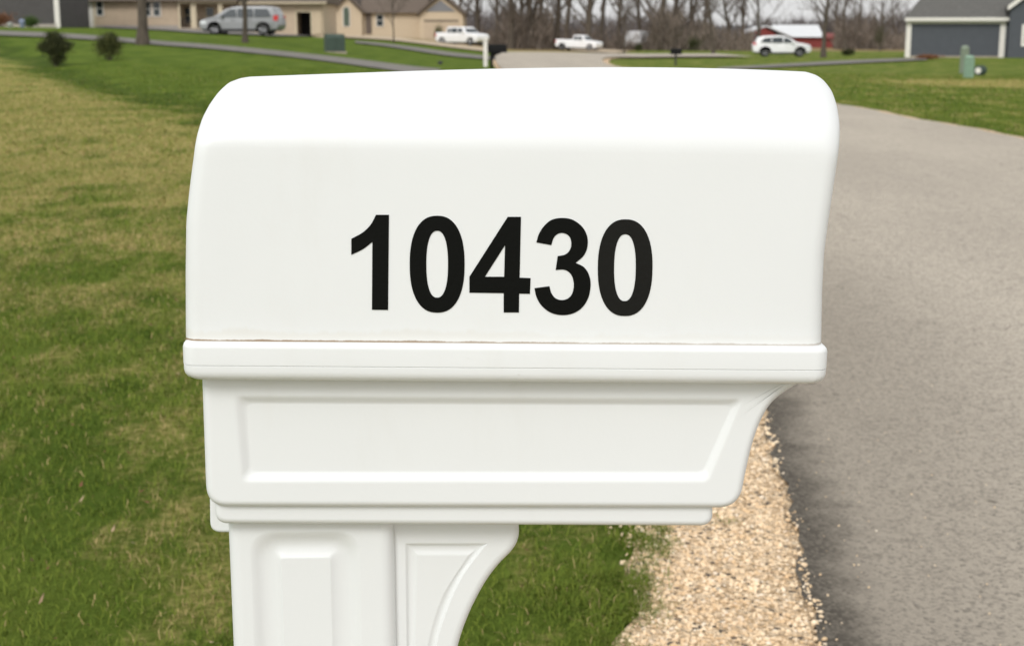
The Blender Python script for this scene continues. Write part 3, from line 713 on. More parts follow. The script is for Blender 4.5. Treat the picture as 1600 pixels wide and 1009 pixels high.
# ------------------------------------------------------------------ trees
def tree_segs(seed, h, r, levels=4, spread=.8, fork=None, low=.25):
    rn = random.Random(seed); tr_ = []; br_ = []
    def rv(): return Vector((rn.gauss(0, 1), rn.gauss(0, 1), rn.gauss(0, 1)))
    def grow(p, d, ln, rad_, lv_, ns):
        pts = [(p, rad_)]; d = d.normalized(); dirs = []
        for i in range(ns):
            d = (d + rv() * (.05 if lv_ == 0 else .16) + Vector((0, 0, .10 if lv_ else .02))).normalized()
            p = p + d * ln / ns; rr_ = rad_ * (1 - .72 * (i + 1) / ns) if lv_ else rad_ * (1 - .62 * (i + 1) / ns); pts.append((p, max(rr_, .008))); dirs.append(d.copy())
        (tr_ if lv_ == 0 else br_).append(pts)
        if lv_ >= levels: return
        nc = [11, 6, 5, 3][lv_]
        for i in range(nc):
            t = (low if lv_ == 0 else .2) + (1 - (low if lv_ == 0 else .2)) * (i + rn.random()) / nc; k = min(int(t * ns), ns - 1); q, rq = pts[k]; q = q.lerp(pts[k + 1][0], t * ns - k) if t * ns - k <= 1 else pts[k + 1][0]
            s_ = rv(); s_ = (s_ - s_.dot(dirs[k]) * dirs[k]).normalized(); nd = (dirs[k] * (1 - spread * .45) + s_ * spread + Vector((0, 0, .25)))
            grow(q, nd, ln * (.52 if lv_ == 0 else .55) * (1.15 - .5 * t) * rn.uniform(.75, 1.2), max(rq * .5, .008), lv_ + 1, [0, 6, 4, 2, 2][lv_ + 1])
    grow(Vector((0, 0, -.1)), Vector((0, 0, 1)), h * .8, r, 0, 9); return tr_, br_
def tubes(chains, m, flare=False):
    bm = bmesh.new()
    for pts in chains:
        n = 9 if m else (5 if pts[0][1] > .06 else 3); prev = None
        for i, (p, rad_) in enumerate(pts):
            d = (pts[min(i + 1, len(pts) - 1)][0] - pts[max(i - 1, 0)][0]).normalized(); a_ = d.orthogonal().normalized(); b_ = d.cross(a_)
            if flare and i == 0: rad_ *= 1.5
            rg = [bm.verts.new(p + (a_ * math.cos(2 * PI * k / n) + b_ * math.sin(2 * PI * k / n)) * rad_) for k in range(n)]
            if prev:
                for k in range(n): bm.faces.new((prev[k], prev[(k + 1) % n], rg[(k + 1) % n], rg[k]))
            prev = rg
    me = bpy.data.meshes.new('tree'); bm.to_mesh(me); bm.free(); return me
M_bark = mat('grey_bark', (.080, .064, .048), .95, noise=.3, scale=6, stretch=(1, 1, .3), bump=.5, bscale=20)
M_bark2 = mat('brown_twigs', (.100, .080, .064), .95, noise=.25, scale=3)
M_bark3 = mat('reddish_twigs', (.17, .105, .075), .95, noise=.2, scale=3)
def make_tree(seed, h, r, levels=4, spread=.8, low=.25, m=None):
    a_, b_ = tree_segs(seed, h, r, levels, spread, None, low); root = empty('bare_tree')
    link('trunk', tubes(a_, True, True), M_bark, root, 60); link('crown', tubes(b_, False), m or M_bark2, root, None); return root
def place_tree(root, px, Y, label, group=None, scale=1, rz=0, cat='tree', dz=0):
    X = x_at(px, Y, 0); root.location = (X, Y, gz(X, Y) + dz); root.rotation_euler = (0, 0, rz); root.scale = (scale,) * 3; tag(root, label, cat)
    if group: root['group'] = group
    return root
big = [make_tree(s_, 19, .42, 4, .85, .16) for s_ in (1, 2, 3)]
mid_ = [make_tree(s_, 12, .20, 4, .75, .18) for s_ in (4, 5)]
small = [make_tree(s_, 6.5, .085, 3, .7, .3) for s_ in (6, 7)]
lawnt = make_tree(21, 11, .25, 4, .8, .36); place_tree(lawnt, 224, 68, 'thick bare tree trunk on the left lawn before the tan house')
t2 = make_tree(22, 6.5, .14, 4, .8, .30); place_tree(t2, 384, 73, 'slender bare young tree in front of the silver minivan')
place_tree(small[0], 615, 120, 'thin bare sapling on the lawn before the brown roofed house', scale=.8)
place_tree(small[1], 975, 140, 'bare sapling beside the road junction near the white pickup', scale=.9)
place_tree(mid_[0], 1287, 112, 'bare tree behind the white crossover facing the red barn', scale=.95)
place_tree(mid_[1], 1115, 128, 'bare tree left of the red barn at the lawn edge', scale=.8)
c_ = copy_tree(mid_[0]); place_tree(c_, 1186, 150, 'bare forked tree between the red barn gable and the crossover', scale=.9, rz=2)
place_tree(big[0], 745, 185, 'bare tree behind the white crew cab truck', scale=.9)
place_tree(big[1], 917, 175, 'large forked bare tree rising above the white pickup', scale=1.0, rz=1.2)
place_tree(big[2], 1030, 190, 'large dark bare tree right of the far white van', scale=1.1)
woods = []
k = 0
for px, Y, s_ in ((797, 178, 1.0), (812, 190, .9), (832, 182, 1.15), (845, 200, 1), (868, 186, 1), (940, 205, .9), (968, 195, .8), (1003, 215, .9), (1050, 200, 1.0), (1078, 212, .9), (1098, 225, .8), (1140, 230, .8),
                  (1160, 235, .8), (775, 215, .8), (885, 222, 1), (720, 225, .8)):
    src = big[k % 3]; c_ = copy_tree(src); place_tree(c_, px, Y, 'bare brown woodland tree standing in the belt beyond the road end', 'woodland trees beyond the road end', s_, k * 1.37); k += 1
for px, Y, s_ in ((1322, 250, .75), (1340, 262, .7), (1305, 300, .8), (1375, 240, .6), (1400, 330, .8)):
    src = big[k % 3]; c_ = copy_tree(src); place_tree(c_, px, Y, 'bare woodland tree between the red barn and the slate grey house', 'trees between barn and grey house', s_, k * 1.37); k += 1
# understorey and far wood as one mass: thin upright stems and twigs
def brush(spec, seed, name, m, label):
    r_ = np.random.default_rng(seed); VV = []; n_tot = 0
    for (pa, pb, Ya, Yb, n, h, wdt) in spec:
        px = r_.uniform(pa, pb, n); Y = r_.uniform(Ya, Yb, n); X = (px - 800) / F * Y; z = H(X, Y)
        hh = h * (.55 + .45 * snoise(X, Y, .12, 9) * .5 + .35 * r_.random(n)); hh = np.maximum(hh, h * .3)
        zb_ = z + np.where(r_.random(n) < .35, 0, r_.random(n) * hh * .75); ln = hh * r_.uniform(.15, .5, n)
        ax = r_.normal(0, .5, n); ay = r_.normal(0, .5, n); w_ = wdt * r_.uniform(.5, 1.5, n)
        b_ = np.stack([X, Y, zb_], -1); t_ = b_ + np.stack([ax * ln, ay * ln, ln], -1)
        th = r_.uniform(0, PI, n); sd = np.stack([np.cos(th), np.sin(th) * .4, 0 * X], -1) * w_[:, None]
        VV.append(np.stack([b_ - sd, b_ + sd, t_], 1).reshape(-1, 3)); n_tot += n
    Vv = np.vstack(VV); me = np_mesh(name, Vv, np.arange(n_tot * 3).reshape(-1, 3)); o = link(name, me, m, sharp=None); tag(o, label, 'woods', kind='stuff')
M_brush = G('brush'); rnd = M_brush.geo.outputs['Random Per Island']
M_brush = M_brush.out(M_brush.mix(M_brush.ramp(rnd, 0, 1), (.090, .076, .063), (.23, .185, .15)), .95, .1)
g = G('far_wood'); rnd = g.geo.outputs['Random Per Island']; M_farwood = g.out(g.mix(g.ramp(rnd, 0, 1), (.085, .078, .078), (.15, .13, .125)), .95, .1)
brush([(700, 1170, 190, 235, 11000, 3.3, .06), (1300, 1420, 250, 330, 5000, 4.5, .06), (1010, 1110, 185, 215, 5000, 4.6, .06), (975, 1030, 188, 195, 900, 1.5, .05), (785, 862, 178, 200, 2800, 6.2, .055), (1015, 1062, 185, 205, 2400, 7, .06), (1295, 1360, 250, 300, 2200, 7, .06)], 3, 'undergrowth', M_brush, 'tangled brown undergrowth beneath the bare trees')
brush([(600, 1080, 300, 420, 20000, 8.5, .14), (1080, 1180, 300, 420, 3500, 6, .14), (1290, 1425, 420, 560, 6000, 11, .2), (1170, 1300, 520, 640, 7000, 11, .22), (1420, 1700, 420, 560, 6000, 9, .2), (-100, 620, 420, 560, 12000, 12, .2)], 4, 'woods', M_farwood, 'distant grey brown wood behind the fields')

# far hills
def hills(seed, Y, hgt, px0, px1, m):
    r_ = random.Random(seed); bm = bmesh.new(); rows = []
    n = 90
    for i in range(n + 1):
        px = px0 + (px1 - px0) * i / n; X = (px - 800) / F * Y
        zt_ = hgt * (.75 + .2 * math.sin(i * .21 + seed) + .1 * math.sin(i * .73) + .05 * r_.random())
        rows.append([bm.verts.new((X, Y + dy, -8 + (zt_ + 8) * f_)) for dy, f_ in ((0, 0), (60, .75), (160, .97), (400, 1), (900, .6))])
    for a_, b_ in zip(rows, rows[1:]):
        for k in range(4): bm.faces.new((a_[k], b_[k], b_[k + 1], a_[k + 1]))
    return tag(bm_obj('hills', bm, m, sharp=180), 'low wooded ridge on the skyline', kind='structure')
M_hill = mat('wooded_ridge', (.10, .105, .115), 1, noise=.25, scale=.03)
hills(1, 1700, 12, -1500, 3200, M_hill)

# ------------------------------------------------------------------ shrubs
def shrub(name, spec, n, leaf, m, loc, label, cat='shrub', rz=0, seed=1):
    # spec: list of (cx,cy,cz,rx,ry,rz) leaf clumps
    r_ = np.random.default_rng(seed); root = empty(name, loc, rz, label, cat); P_ = []
    wts = np.array([s_[3] * s_[4] * s_[5] for s_ in spec]) ** .8; wts /= wts.sum()
    for s_, wt in zip(spec, wts):
        k = int(n * wt); d_ = r_.normal(size=(k, 3)); d_ /= np.linalg.norm(d_, axis=1)[:, None]; rr_ = r_.random(k) ** .45
        P_.append(np.array(s_[:3]) + d_ * rr_[:, None] * np.array(s_[3:]) * (1 + .30 * r_.normal(size=(k, 1)) + .25 * (np.sin(d_[:, :1] * 9) * np.sin(d_[:, 2:] * 8))))
    P_ = np.vstack(P_); P_ = P_[P_[:, 2] > .03]; k = len(P_)
    a_ = r_.normal(size=(k, 3)); a_ /= np.linalg.norm(a_, axis=1)[:, None]; a_[:, 2] = abs(a_[:, 2]) * .8 + .2; b_ = r_.normal(size=(k, 3)); b_ = np.cross(a_, b_); b_ /= np.linalg.norm(b_, axis=1)[:, None]
    Vv = np.stack([P_ - b_ * leaf * .35, P_ + a_ * leaf * .5 + b_ * leaf * .3, P_ + a_ * leaf * 1.3, P_ + a_ * leaf * .4 - b_ * leaf * .5], 1).reshape(-1, 3)
    link('foliage', np_mesh('foliage', Vv, None, np.arange(k * 4).reshape(k, 4)), m, root, None)
    bm = bmesh.new()
    for i in range(7):
        s_ = spec[i % len(spec)]; cyl(bm, (r_.normal(0, .03), r_.normal(0, .03), -.05), (s_[0] + r_.normal(0, .08), s_[1] + r_.normal(0, .08), s_[2]), .018, .006, 5)
    bm_obj('stem', bm, M_bark2, root); return root
def leafmat(name, a_, b_):
    g = G(name); rnd = g.geo.outputs['Random Per Island']; return g.out(g.mix(g.ramp(g.math('MULTIPLY_ADD', g.noise(5, 3), .7, g.math('MULTIPLY', rnd, .4)), .35, .75), a_, b_), .7, .3)
M_sh1 = leafmat('dark_evergreen', (.018, .026, .008), (.065, .070, .020)); M_sh2 = leafmat('olive_evergreen', (.035, .048, .012), (.10, .105, .028))
M_sh3 = leafmat('bright_evergreen', (.03, .06, .012), (.07, .12, .02)); M_sh4 = leafmat('red_brown_shrub', (.12, .045, .02), (.24, .11, .05))
def gl(px, py):
    h = ground_at(px, py); return (h.x, h.y, gz(h.x, h.y))
p = gl(88, 104.5); k = p[1] / F
shrub('evergreen_shrub', [(0, 0, 28 * k, 20 * k, 18 * k, 15 * k), (-15 * k, 0, 30 * k, 12 * k, 12 * k, 9 * k), (15 * k, 0, 31 * k, 12 * k, 12 * k, 9 * k), (0, 0, 43 * k, 14 * k, 12 * k, 10 * k), (2 * k, 0, 11 * k, 12 * k, 12 * k, 11 * k), (-6 * k, 4 * k, 44 * k, 8 * k, 8 * k, 7 * k)], 9000, .045, M_sh1, p, 'dark evergreen shrub, wider at the top, leftmost on the lawn', seed=2)
p = gl(171, 94.5); k = p[1] / F
shrub('evergreen_shrub', [(0, 0, 20 * k, 19 * k, 18 * k, 18 * k), (4 * k, 0, 33 * k, 10 * k, 11 * k, 9 * k), (-8 * k, 0, 24 * k, 11 * k, 11 * k, 10 * k), (9 * k, 0, 22 * k, 10 * k, 10 * k, 10 * k)], 7000, .045, M_sh2, p, 'rounder olive green shrub between the dark shrub and tree trunk', seed=3)
bm = bmesh.new()
def small_shrub(px, py, wpx, hpx, m, label, n=1500, seed=5, Yf=None):
    p = gl(px, py) if Yf is None else (x_at(px, Yf, 0), Yf, gz(x_at(px, Yf, 0), Yf)); k = p[1] / F
    shrub('small_shrub', [(0, 0, hpx * .5 * k, wpx * .5 * k, wpx * .4 * k, hpx * .5 * k), (-wpx * .2 * k, 0, hpx * .45 * k, wpx * .3 * k, wpx * .3 * k, hpx * .4 * k)], n, .09, m, p, label, seed=seed)
small_shrub(603, 56.5, 24, 11, M_sh3, 'low green bush against the brown roofed house', seed=6)
small_shrub(686, 66.5, 14, 26, M_sh2, 'upright olive conifer in front of the white crew cab truck', seed=7)
small_shrub(706, 62.5, 13, 10, M_sh1, 'low dark bush beside the white crew cab truck', seed=8)
small_shrub(6, 39, 40, 22, M_sh4, 'rust brown shrub against the dark grey house', seed=9, Yf=108)
small_shrub(52, 39, 24, 16, M_sh3, 'dull green bush against the dark grey house', seed=10, Yf=108)
small_shrub(1086, 74, 22, 22, M_sh1, 'dark evergreen in the undergrowth left of the barn', seed=11, Yf=180)
small_shrub(998, 74, 10, 10, M_sh1, 'small dark bush in front of the far white van', seed=12, Yf=172)
small_shrub(1376, 80, 22, 44, M_sh1, 'tall dark evergreen left of the slate grey house', seed=13, Yf=205)
small_shrub(1450, 94, 32, 7, M_sh4, 'low brown brush at the end of the right driveway', seed=14)
small_shrub(1326, 84, 18, 9, M_sh1, 'dark low bush at the lawn edge right of the bare tree', seed=15, Yf=125)

# ------------------------------------------------------------------ buildings
M_tan = mat('tan_siding', (.50, .395, .285), .8, noise=.05, scale=2)
M_tan2 = mat('cream_brick', (.56, .45, .32), .85, noise=.08, scale=12)
M_brown = mat('brown_shingles', (.125, .097, .076), .95, noise=.25, scale=6)
M_greyr = mat('grey_shingles', (.105, .102, .095), .95, noise=.2, scale=6)
M_slate = mat('slate_siding', (.070, .077, .089), .8, noise=.06, scale=2)
M_dkgrey = mat('dark_grey_siding', (.075, .07, .068), .85, noise=.1, scale=2)
M_trim = mat('white_trim', (.72, .69, .64), .6, noise=.04, scale=4)
M_cream = mat('cream_trim', (.60, .51, .36), .7, noise=.05, scale=4)
M_glass = mat('window_glass', (.03, .04, .045), .08, spec=.7)
M_dark = mat('dark_interior', (.02, .018, .018), .9)
M_door = mat('blue_grey_door', (.14, .145, .17), .6)
M_stonew = mat('stone_veneer', (.38, .34, .30), .9, noise=.35, scale=9)
class House:
    def __init__(s, name, label, px0, px1, Y, cat='house'):
        s.Y = Y; s.X0 = x_at(px0, Y); s.zg = min(gz(x_at(px, Y), Y) for px in np.linspace(px0, px1, 9)); s.root = empty(name, ((x_at(px0, Y) + x_at(px1, Y)) / 2, Y, s.zg), 0, label, cat); s.o = s.root.location
    def X(s, px): return x_at(px, s.Y) - s.o.x
    def Z(s, py): return z_at(py, s.Y) - s.o.z
    def part(s, name, m, fn, parent=None, sharp=35):
        bm = bmesh.new(); fn(bm); return bm_obj(name, bm, m, parent or s.root, sharp)
    def bx(s, name, m, pa, pb, z0, z1, y0, y1, parent=None): return s.part(name, m, lambda bm: box(bm, s.X(pa), s.X(pb), y0, y1, z0, z1), parent)
    def window(s, pa, pb, pya, pyb, frame=None, y=0., mull=True, glass=None, fw=.09):
        xa, xb = s.X(pa), s.X(pb); za, zb_ = s.Z(pyb), s.Z(pya)
        def fr(bm):
            box(bm, xa - fw, xa, y - .09, y + .02, za - fw, zb_ + fw); box(bm, xb, xb + fw, y - .09, y + .02, za - fw, zb_ + fw)
            box(bm, xa, xb, y - .088, y + .02, za - fw, za); box(bm, xa, xb, y - .088, y + .02, zb_, zb_ + fw)
            if mull: box(bm, xa, xb, y - .07, y + .02, (za + zb_) / 2 - .03, (za + zb_) / 2 + .03)
        f_ = s.part('window', frame or M_trim, fr)
        s.part('pane', glass or M_glass, lambda bm: box(bm, xa + .002, xb - .002, y - .035, y + .018, za + .002, zb_ - .002), f_)
        return f_
# lap siding relief as real boards
def boards(bm, x0, x1, y, z0, z1, pitch=.2):
    z = z0
    while z < z1 - .02:
        zz_ = min(z + pitch, z1); a_ = [bm.verts.new(q) for q in ((x0, y - .03, z), (x1, y - .03, z), (x1, y - .005, zz_), (x0, y - .005, zz_), (x0, y - .005, z), (x1, y - .005, z))]
        bm.faces.new((a_[0], a_[1], a_[2], a_[3])); bm.faces.new((a_[4], a_[5], a_[1], a_[0])); z = zz_

# slate grey house on the right
h = House('slate_grey_house', 'slate grey sided house with white corner trim on the right', 1416, 1700, 113)
X = h.X; zg0 = 0; ze = h.Z(31)
def w_(bm): box(bm, X(1417), X(1562), 0, 9, -.5, ze); boards(bm, X(1424), X(1551), 0, .02, ze - .3)
h.part('wall', M_slate, w_)
def w_(bm):
    poly_prism(bm, [(X(1562.5), -.5), (X(1700), -.5), (X(1700), h.Z(8)), (X(1631), h.Z(-40)), (X(1562.5), h.Z(16))], -1.0, 9.2); 
h.part('wing_wall', M_slate, w_)
def w_(bm):
    a_, b_ = X(1411), X(1600); v = [bm.verts.new(q) for q in ((a_, -.45, ze + .10), (b_, -.45, ze + .10), (b_, 9.4, ze + .10), (a_, 9.4, ze + .10), (a_ + 2.6, 4.5, ze + 3.6), (b_, 4.5, ze + 3.6))]
    for f_ in ((0, 1, 5, 4), (1, 2, 5), (2, 3, 4, 5), (3, 0, 4), (3, 2, 1, 0)): bm.faces.new([v[i] for i in f_])
h.part('roof', M_greyr, w_)
def w_(bm):
    for a_, b_ in (((X(1556), h.Z(17)), (X(1631), h.Z(-44))), ((X(1631), h.Z(-44)), (X(1706), h.Z(17)))):
        poly_prism(bm, [a_, b_, (b_[0], b_[1] + .3), (a_[0], a_[1] + .3)], -1.25, 9.5)
h.part('wing_roof', M_greyr, w_)
h.part('fascia', M_trim, lambda bm: box(bm, X(1413), X(1562), -.55, -.43, ze - .12, ze + .13))
def w_(bm):
    a_, b_ = (X(1558), h.Z(17) - .05), (X(1631), h.Z(-44) - .05); poly_prism(bm, [a_, b_, (b_[0], b_[1] + .36), (a_[0], a_[1] + .36)], -1.32, -1.24)
    a_, b_ = (X(1704), h.Z(17) - .05), (X(1631), h.Z(-44) - .05); poly_prism(bm, [a_, b_, (b_[0], b_[1] + .36), (a_[0], a_[1] + .36)], -1.32, -1.24)
h.part('rake_trim', M_trim, w_)
h.bx('corner_board', M_trim, 1415.5, 1423, -.4, ze - .13, -.06, .1); h.bx('corner_board', M_trim, 1550.5, 1558.5, -.4, ze - .13, -.06, .1)
h.bx('frieze_board', M_trim, 1423.2, 1550.3, ze - .32, ze - .125, -.05, .02)
h.bx('foundation', M_concrete, 1423.3, 1550.2, -.5, .12, -.08, .02)
h.window(1584, 1604, 43, 68, y=-1.0, fw=.2, mull=False, glass=mat('pale_glass', (.16, .18, .16), .1, spec=.7)); h.window(1608, 1628, 43, 68, y=-1.0, fw=.16, mull=False)

cx_ = x_at(1416, 113); ang_ = -R(15.5); half_ = h.o.x - cx_
h.root.rotation_euler.z = ang_; h.root.location = (cx_ + half_ * math.cos(ang_) * 1.03, 113 + half_ * math.sin(ang_) * 1.03, h.zg); h.root.scale = (1.03, 1, 1)
# dark grey house, far left
h = House('dark_grey_house', 'dark grey house at the left edge of the view', -170, 89, 112)
X = h.X; zt_ = 5.2
def w_(bm): box(bm, X(-170), X(88), 0, 9, -.6, zt_); boards(bm, X(-169), X(87), 0, .3, zt_ - .1)
h.part('wall', M_dkgrey, w_); h.bx('foundation', M_stonew, -171, 88.6, -.6, .28, -.10, .02)
h.bx('corner_board', M_trim, 87.5, 95, -.4, zt_, -.05, .12)
h.part('roof', M_greyr, lambda bm: poly_prism_x(bm, [(-.6, zt_), (9.6, zt_), (4.5, zt_ + 2.8)], X(-176), X(94)))
h.window(-80, -60, -20, 10); h.window(-130, -110, -20, 10)

# long tan house with porch and garage wing
h = House('tan_house', 'long tan house with porch pillars behind the silver minivan', 97, 505, 127)
X = h.X; Z = h.Z; ze = 3.1
def w_(bm):
    box(bm, X(139), X(283), 0, 10, -.8, ze); boards(bm, X(150.5), X(282), 0, Z(42), ze)
h.part('wall', M_tan, w_)
def w_(bm): box(bm, X(283.2), X(372), 1.6, 10, -.8, ze - .01)
h.part('porch_wall', M_tan, w_)
gz_e = Z(6)
def w_(bm):
    box(bm, X(372.3), X(462.8), .4, 9.9, -.9, gz_e); boards(bm, X(440), X(462), .4, Z(54), gz_e - .1)
    box(bm, X(486), X(505), .4, 9.9, -.9, gz_e); box(bm, X(462.9), X(485.9), .4, .8, Z(19), gz_e - .003)
h.part('garage_wall', M_tan, w_)
def w_(bm): box(bm, X(462.9), X(485.9), 3.2, 3.4, -.8, Z(19) + .4)
h.part('garage_interior', M_dark, w_)
def w_(bm):
    box(bm, X(461), X(463.4), .32, .42, Z(54), Z(17)); box(bm, X(485.4), X(488), .32, .42, Z(54), Z(17)); box(bm, X(463.5), X(485.3), .322, .42, Z(19.5), Z(17))
h.part('door_frame', M_cream, w_)
h.bx('sliding_panel', M_tan2, 488.5, 502, Z(54), Z(16), .3, .39)
h.bx('stone_base', M_stonew, 150.5, 280, Z(44) - .4, Z(40), -.12, .0)
# car port opening between pillars on the left
h.bx('garage_pillar', M_trim, 97, 101.5, -.6, ze, -.45, -.1); h.bx('stone_pillar', M_tan2, 99.5, 108, -.6, Z(8), -.75, -.46)
def w_(bm): box(bm, X(97), X(138.8), 4, 4.2, -.6, ze - .02); box(bm, X(97), X(98), 0, 4, -.6, ze - .02)
h.part('garage_interior', mat('shaded_garage', (.07, .065, .06), .9), w_)
h.bx('garage_pillar', M_trim, 138, 148, -.6, ze, -.12, -.02); h.bx('corner_board', M_cream, 148.3, 152, -.6, ze, -.10, -.02)
h.window(154, 163, 3, 24); h.window(230, 237, 4, 25); h.window(242.5, 252, 4, 25)
h.window(318, 330, 12, 40, y=1.6, frame=M_cream); h.window(284, 296, 12, 36, y=1.6, frame=M_cream)
h.bx('porch_floor', M_concrete, 283.2, 372, Z(46) - .3, Z(44), -.3, 1.58)
for pa, pb in ((281, 284), (300.5, 309), (343, 350)): h.bx('porch_pillar', M_cream, pa, pb, Z(47) - .25, ze - .2, -.28, .05)
h.bx('porch_beam', M_cream, 280.5, 372, ze - .2, ze + .02, -.3, .06)
def w_(bm, q):
    for pa in q: box(bm, X(pa), X(pa + .9), -.2, -.15, Z(43), Z(31.9))
    box(bm, X(q[0] - .5), X(q[-1] + 1.5), -.21, -.14, Z(31.8), Z(30.8))
h.part('railing', M_dark, lambda bm: w_(bm, (285, 288, 291, 294, 297))); h.part('railing', M_dark, lambda bm: w_(bm, (311, 314, 317, 320, 323)))
h.part('roof', M_brown, lambda bm: poly_prism_x(bm, [(-.8, ze + .03), (10.5, ze + .03), (5, ze + 3.8)], X(92), X(376)))
h.part('garage_roof', M_brown, lambda bm: poly_prism_x(bm, [(-.3, gz_e + .02), (10.4, gz_e + .02), (5, gz_e + 2.6)], X(376.3), X(512)))
h.bx('gutter', M_cream, 376.5, 512, gz_e - .02, gz_e + .10, -.42, -.31)

# brown-roofed house with cream gable
h = House('brown_roofed_house', 'cream brick house with brown roof and arched window gable', 505, 726, 168)
X = h.X; Z = h.Z; ze = Z(20)
h.part('wall', M_tan2, lambda bm: [box(bm, X(566), X(662), .6, 12, -1.5, ze), box(bm, X(505), X(521), 1.0, 12, -1.2, Z(14))])
h.part('gable_wall', M_tan2, lambda bm: poly_prism(bm, [(X(520.5), -1.3), (X(566), -1.3), (X(566), Z(20)), (X(543), Z(-3)), (X(520.5), Z(18))], 0, 12.1))
def w_(bm):
    for a_, b_ in (((X(517), Z(22)), (X(543), Z(-6))), ((X(543), Z(-6)), (X(570), Z(22)))):
        poly_prism(bm, [a_, b_, (b_[0], b_[1] + .38), (a_[0], a_[1] + .38)], -.5, 12.4)
h.part('gable_roof', M_brown, w_)
xa, xb, z0, z1 = X(537.5), X(546.5), Z(41), Z(16)
arc = [(xa, z0), (xb, z0), (xb, z1)] + [((xa + xb) / 2 + (xb - xa) / 2 * math.cos(t), z1 + (xb - xa) / 2 * math.sin(t)) for t in [PI * i / 10 for i in range(1, 10)]] + [(xa, z1)]
f_ = h.part('window', M_trim, lambda bm: poly_prism(bm, [((x_ - (xa + xb) / 2) * 1.28 + (xa + xb) / 2, (z_ - z0) * 1.06 + z0 - .08) for x_, z_ in arc], -.06, .03))
h.part('pane', mat('green_glass', (.10, .13, .10), .1, spec=.6), lambda bm: poly_prism(bm, arc, -.09, -.061), f_)
h.bx('door', M_door, 505.5, 520, Z(53) - .3, Z(17), .86, .95)
h.bx('entry_recess', mat('brown_recess', (.13, .10, .08), .9), 571, 580, Z(53), Z(21), .5, .58)
h.window(588.5, 598, 24, 41, y=.6, glass=M_glass)
h.part('roof', M_brown, lambda bm: poly_prism_x(bm, [(0, ze - .05), (12.6, ze - .05), (6.3, ze + 4.4)], X(563), X(668)))
h.part('garage_wall', M_tan2, lambda bm: poly_prism(bm, [(X(657), -1.6), (X(724), -1.6), (X(724), Z(23)), (X(690), Z(-4)), (X(657), Z(23))], -1.2, 11.5))
def w_(bm):
    for a_, b_ in (((X(653), Z(25)), (X(690), Z(-7))), ((X(690), Z(-7)), (X(728), Z(25)))):
        poly_prism(bm, [a_, b_, (b_[0], b_[1] + .35), (a_[0], a_[1] + .35)], -1.7, 11.8)
h.part('garage_roof', M_brown, w_)
h.part('gable_siding', mat('grey_gable', (.20, .20, .21), .8), lambda bm: poly_prism(bm, [(X(666), Z(19)), (X(713), Z(19)), (X(690), Z(1))], -1.26, -1.21))
h.bx('garage_door', M_tan, 664, 718, Z(60), Z(33), -1.25, -1.21)
for i in range(13): h.bx('dentil', M_dark, 664.5 + i * 4.1, 667 + i * 4.1, Z(34.5), Z(31.5), -1.29, -1.253)

# red barn
h = House('red_barn', 'long red barn with a pale metal roof', 1170, 1310, 320, 'barn')
X = h.X; Z = h.Z
M_red = mat('barn_red', (.20, .035, .030), .8, noise=.12, scale=1); M_tin = mat('pale_metal_roof', (.62, .63, .64), .5, noise=.05, scale=1)
h.part('wall', M_red, lambda bm: [box(bm, X(1212), X(1312), 2, 14, -3, Z(58)), poly_prism(bm, [(X(1172), -3), (X(1214), -3), (X(1214), Z(54)), (X(1196), Z(43)), (X(1172), Z(52))], 1.0, 14.2)])
h.part('roof', M_tin, lambda bm: poly_prism_x(bm, [(1.2, Z(58.5)), (15, Z(58.5)), (8, Z(39))], X(1216), X(1290)))
h.part('roof', M_tin, lambda bm: poly_prism(bm, [(X(1197), Z(42)), (X(1240), Z(59)), (X(1240), Z(58)), (X(1200), Z(40.5))], .2, 14.4))
h.part('side_roof', M_tin, lambda bm: [poly_prism(bm, [(X(1170), Z(52.5)), (X(1197), Z(42.2)), (X(1197), Z(40.8)), (X(1170), Z(51.2))], .7, 14.4)])
h.part('lean_to_roof', M_red, lambda bm: poly_prism_x(bm, [(1.4, Z(61)), (14.5, Z(61)), (8, Z(52))], X(1290.5), X(1314)))

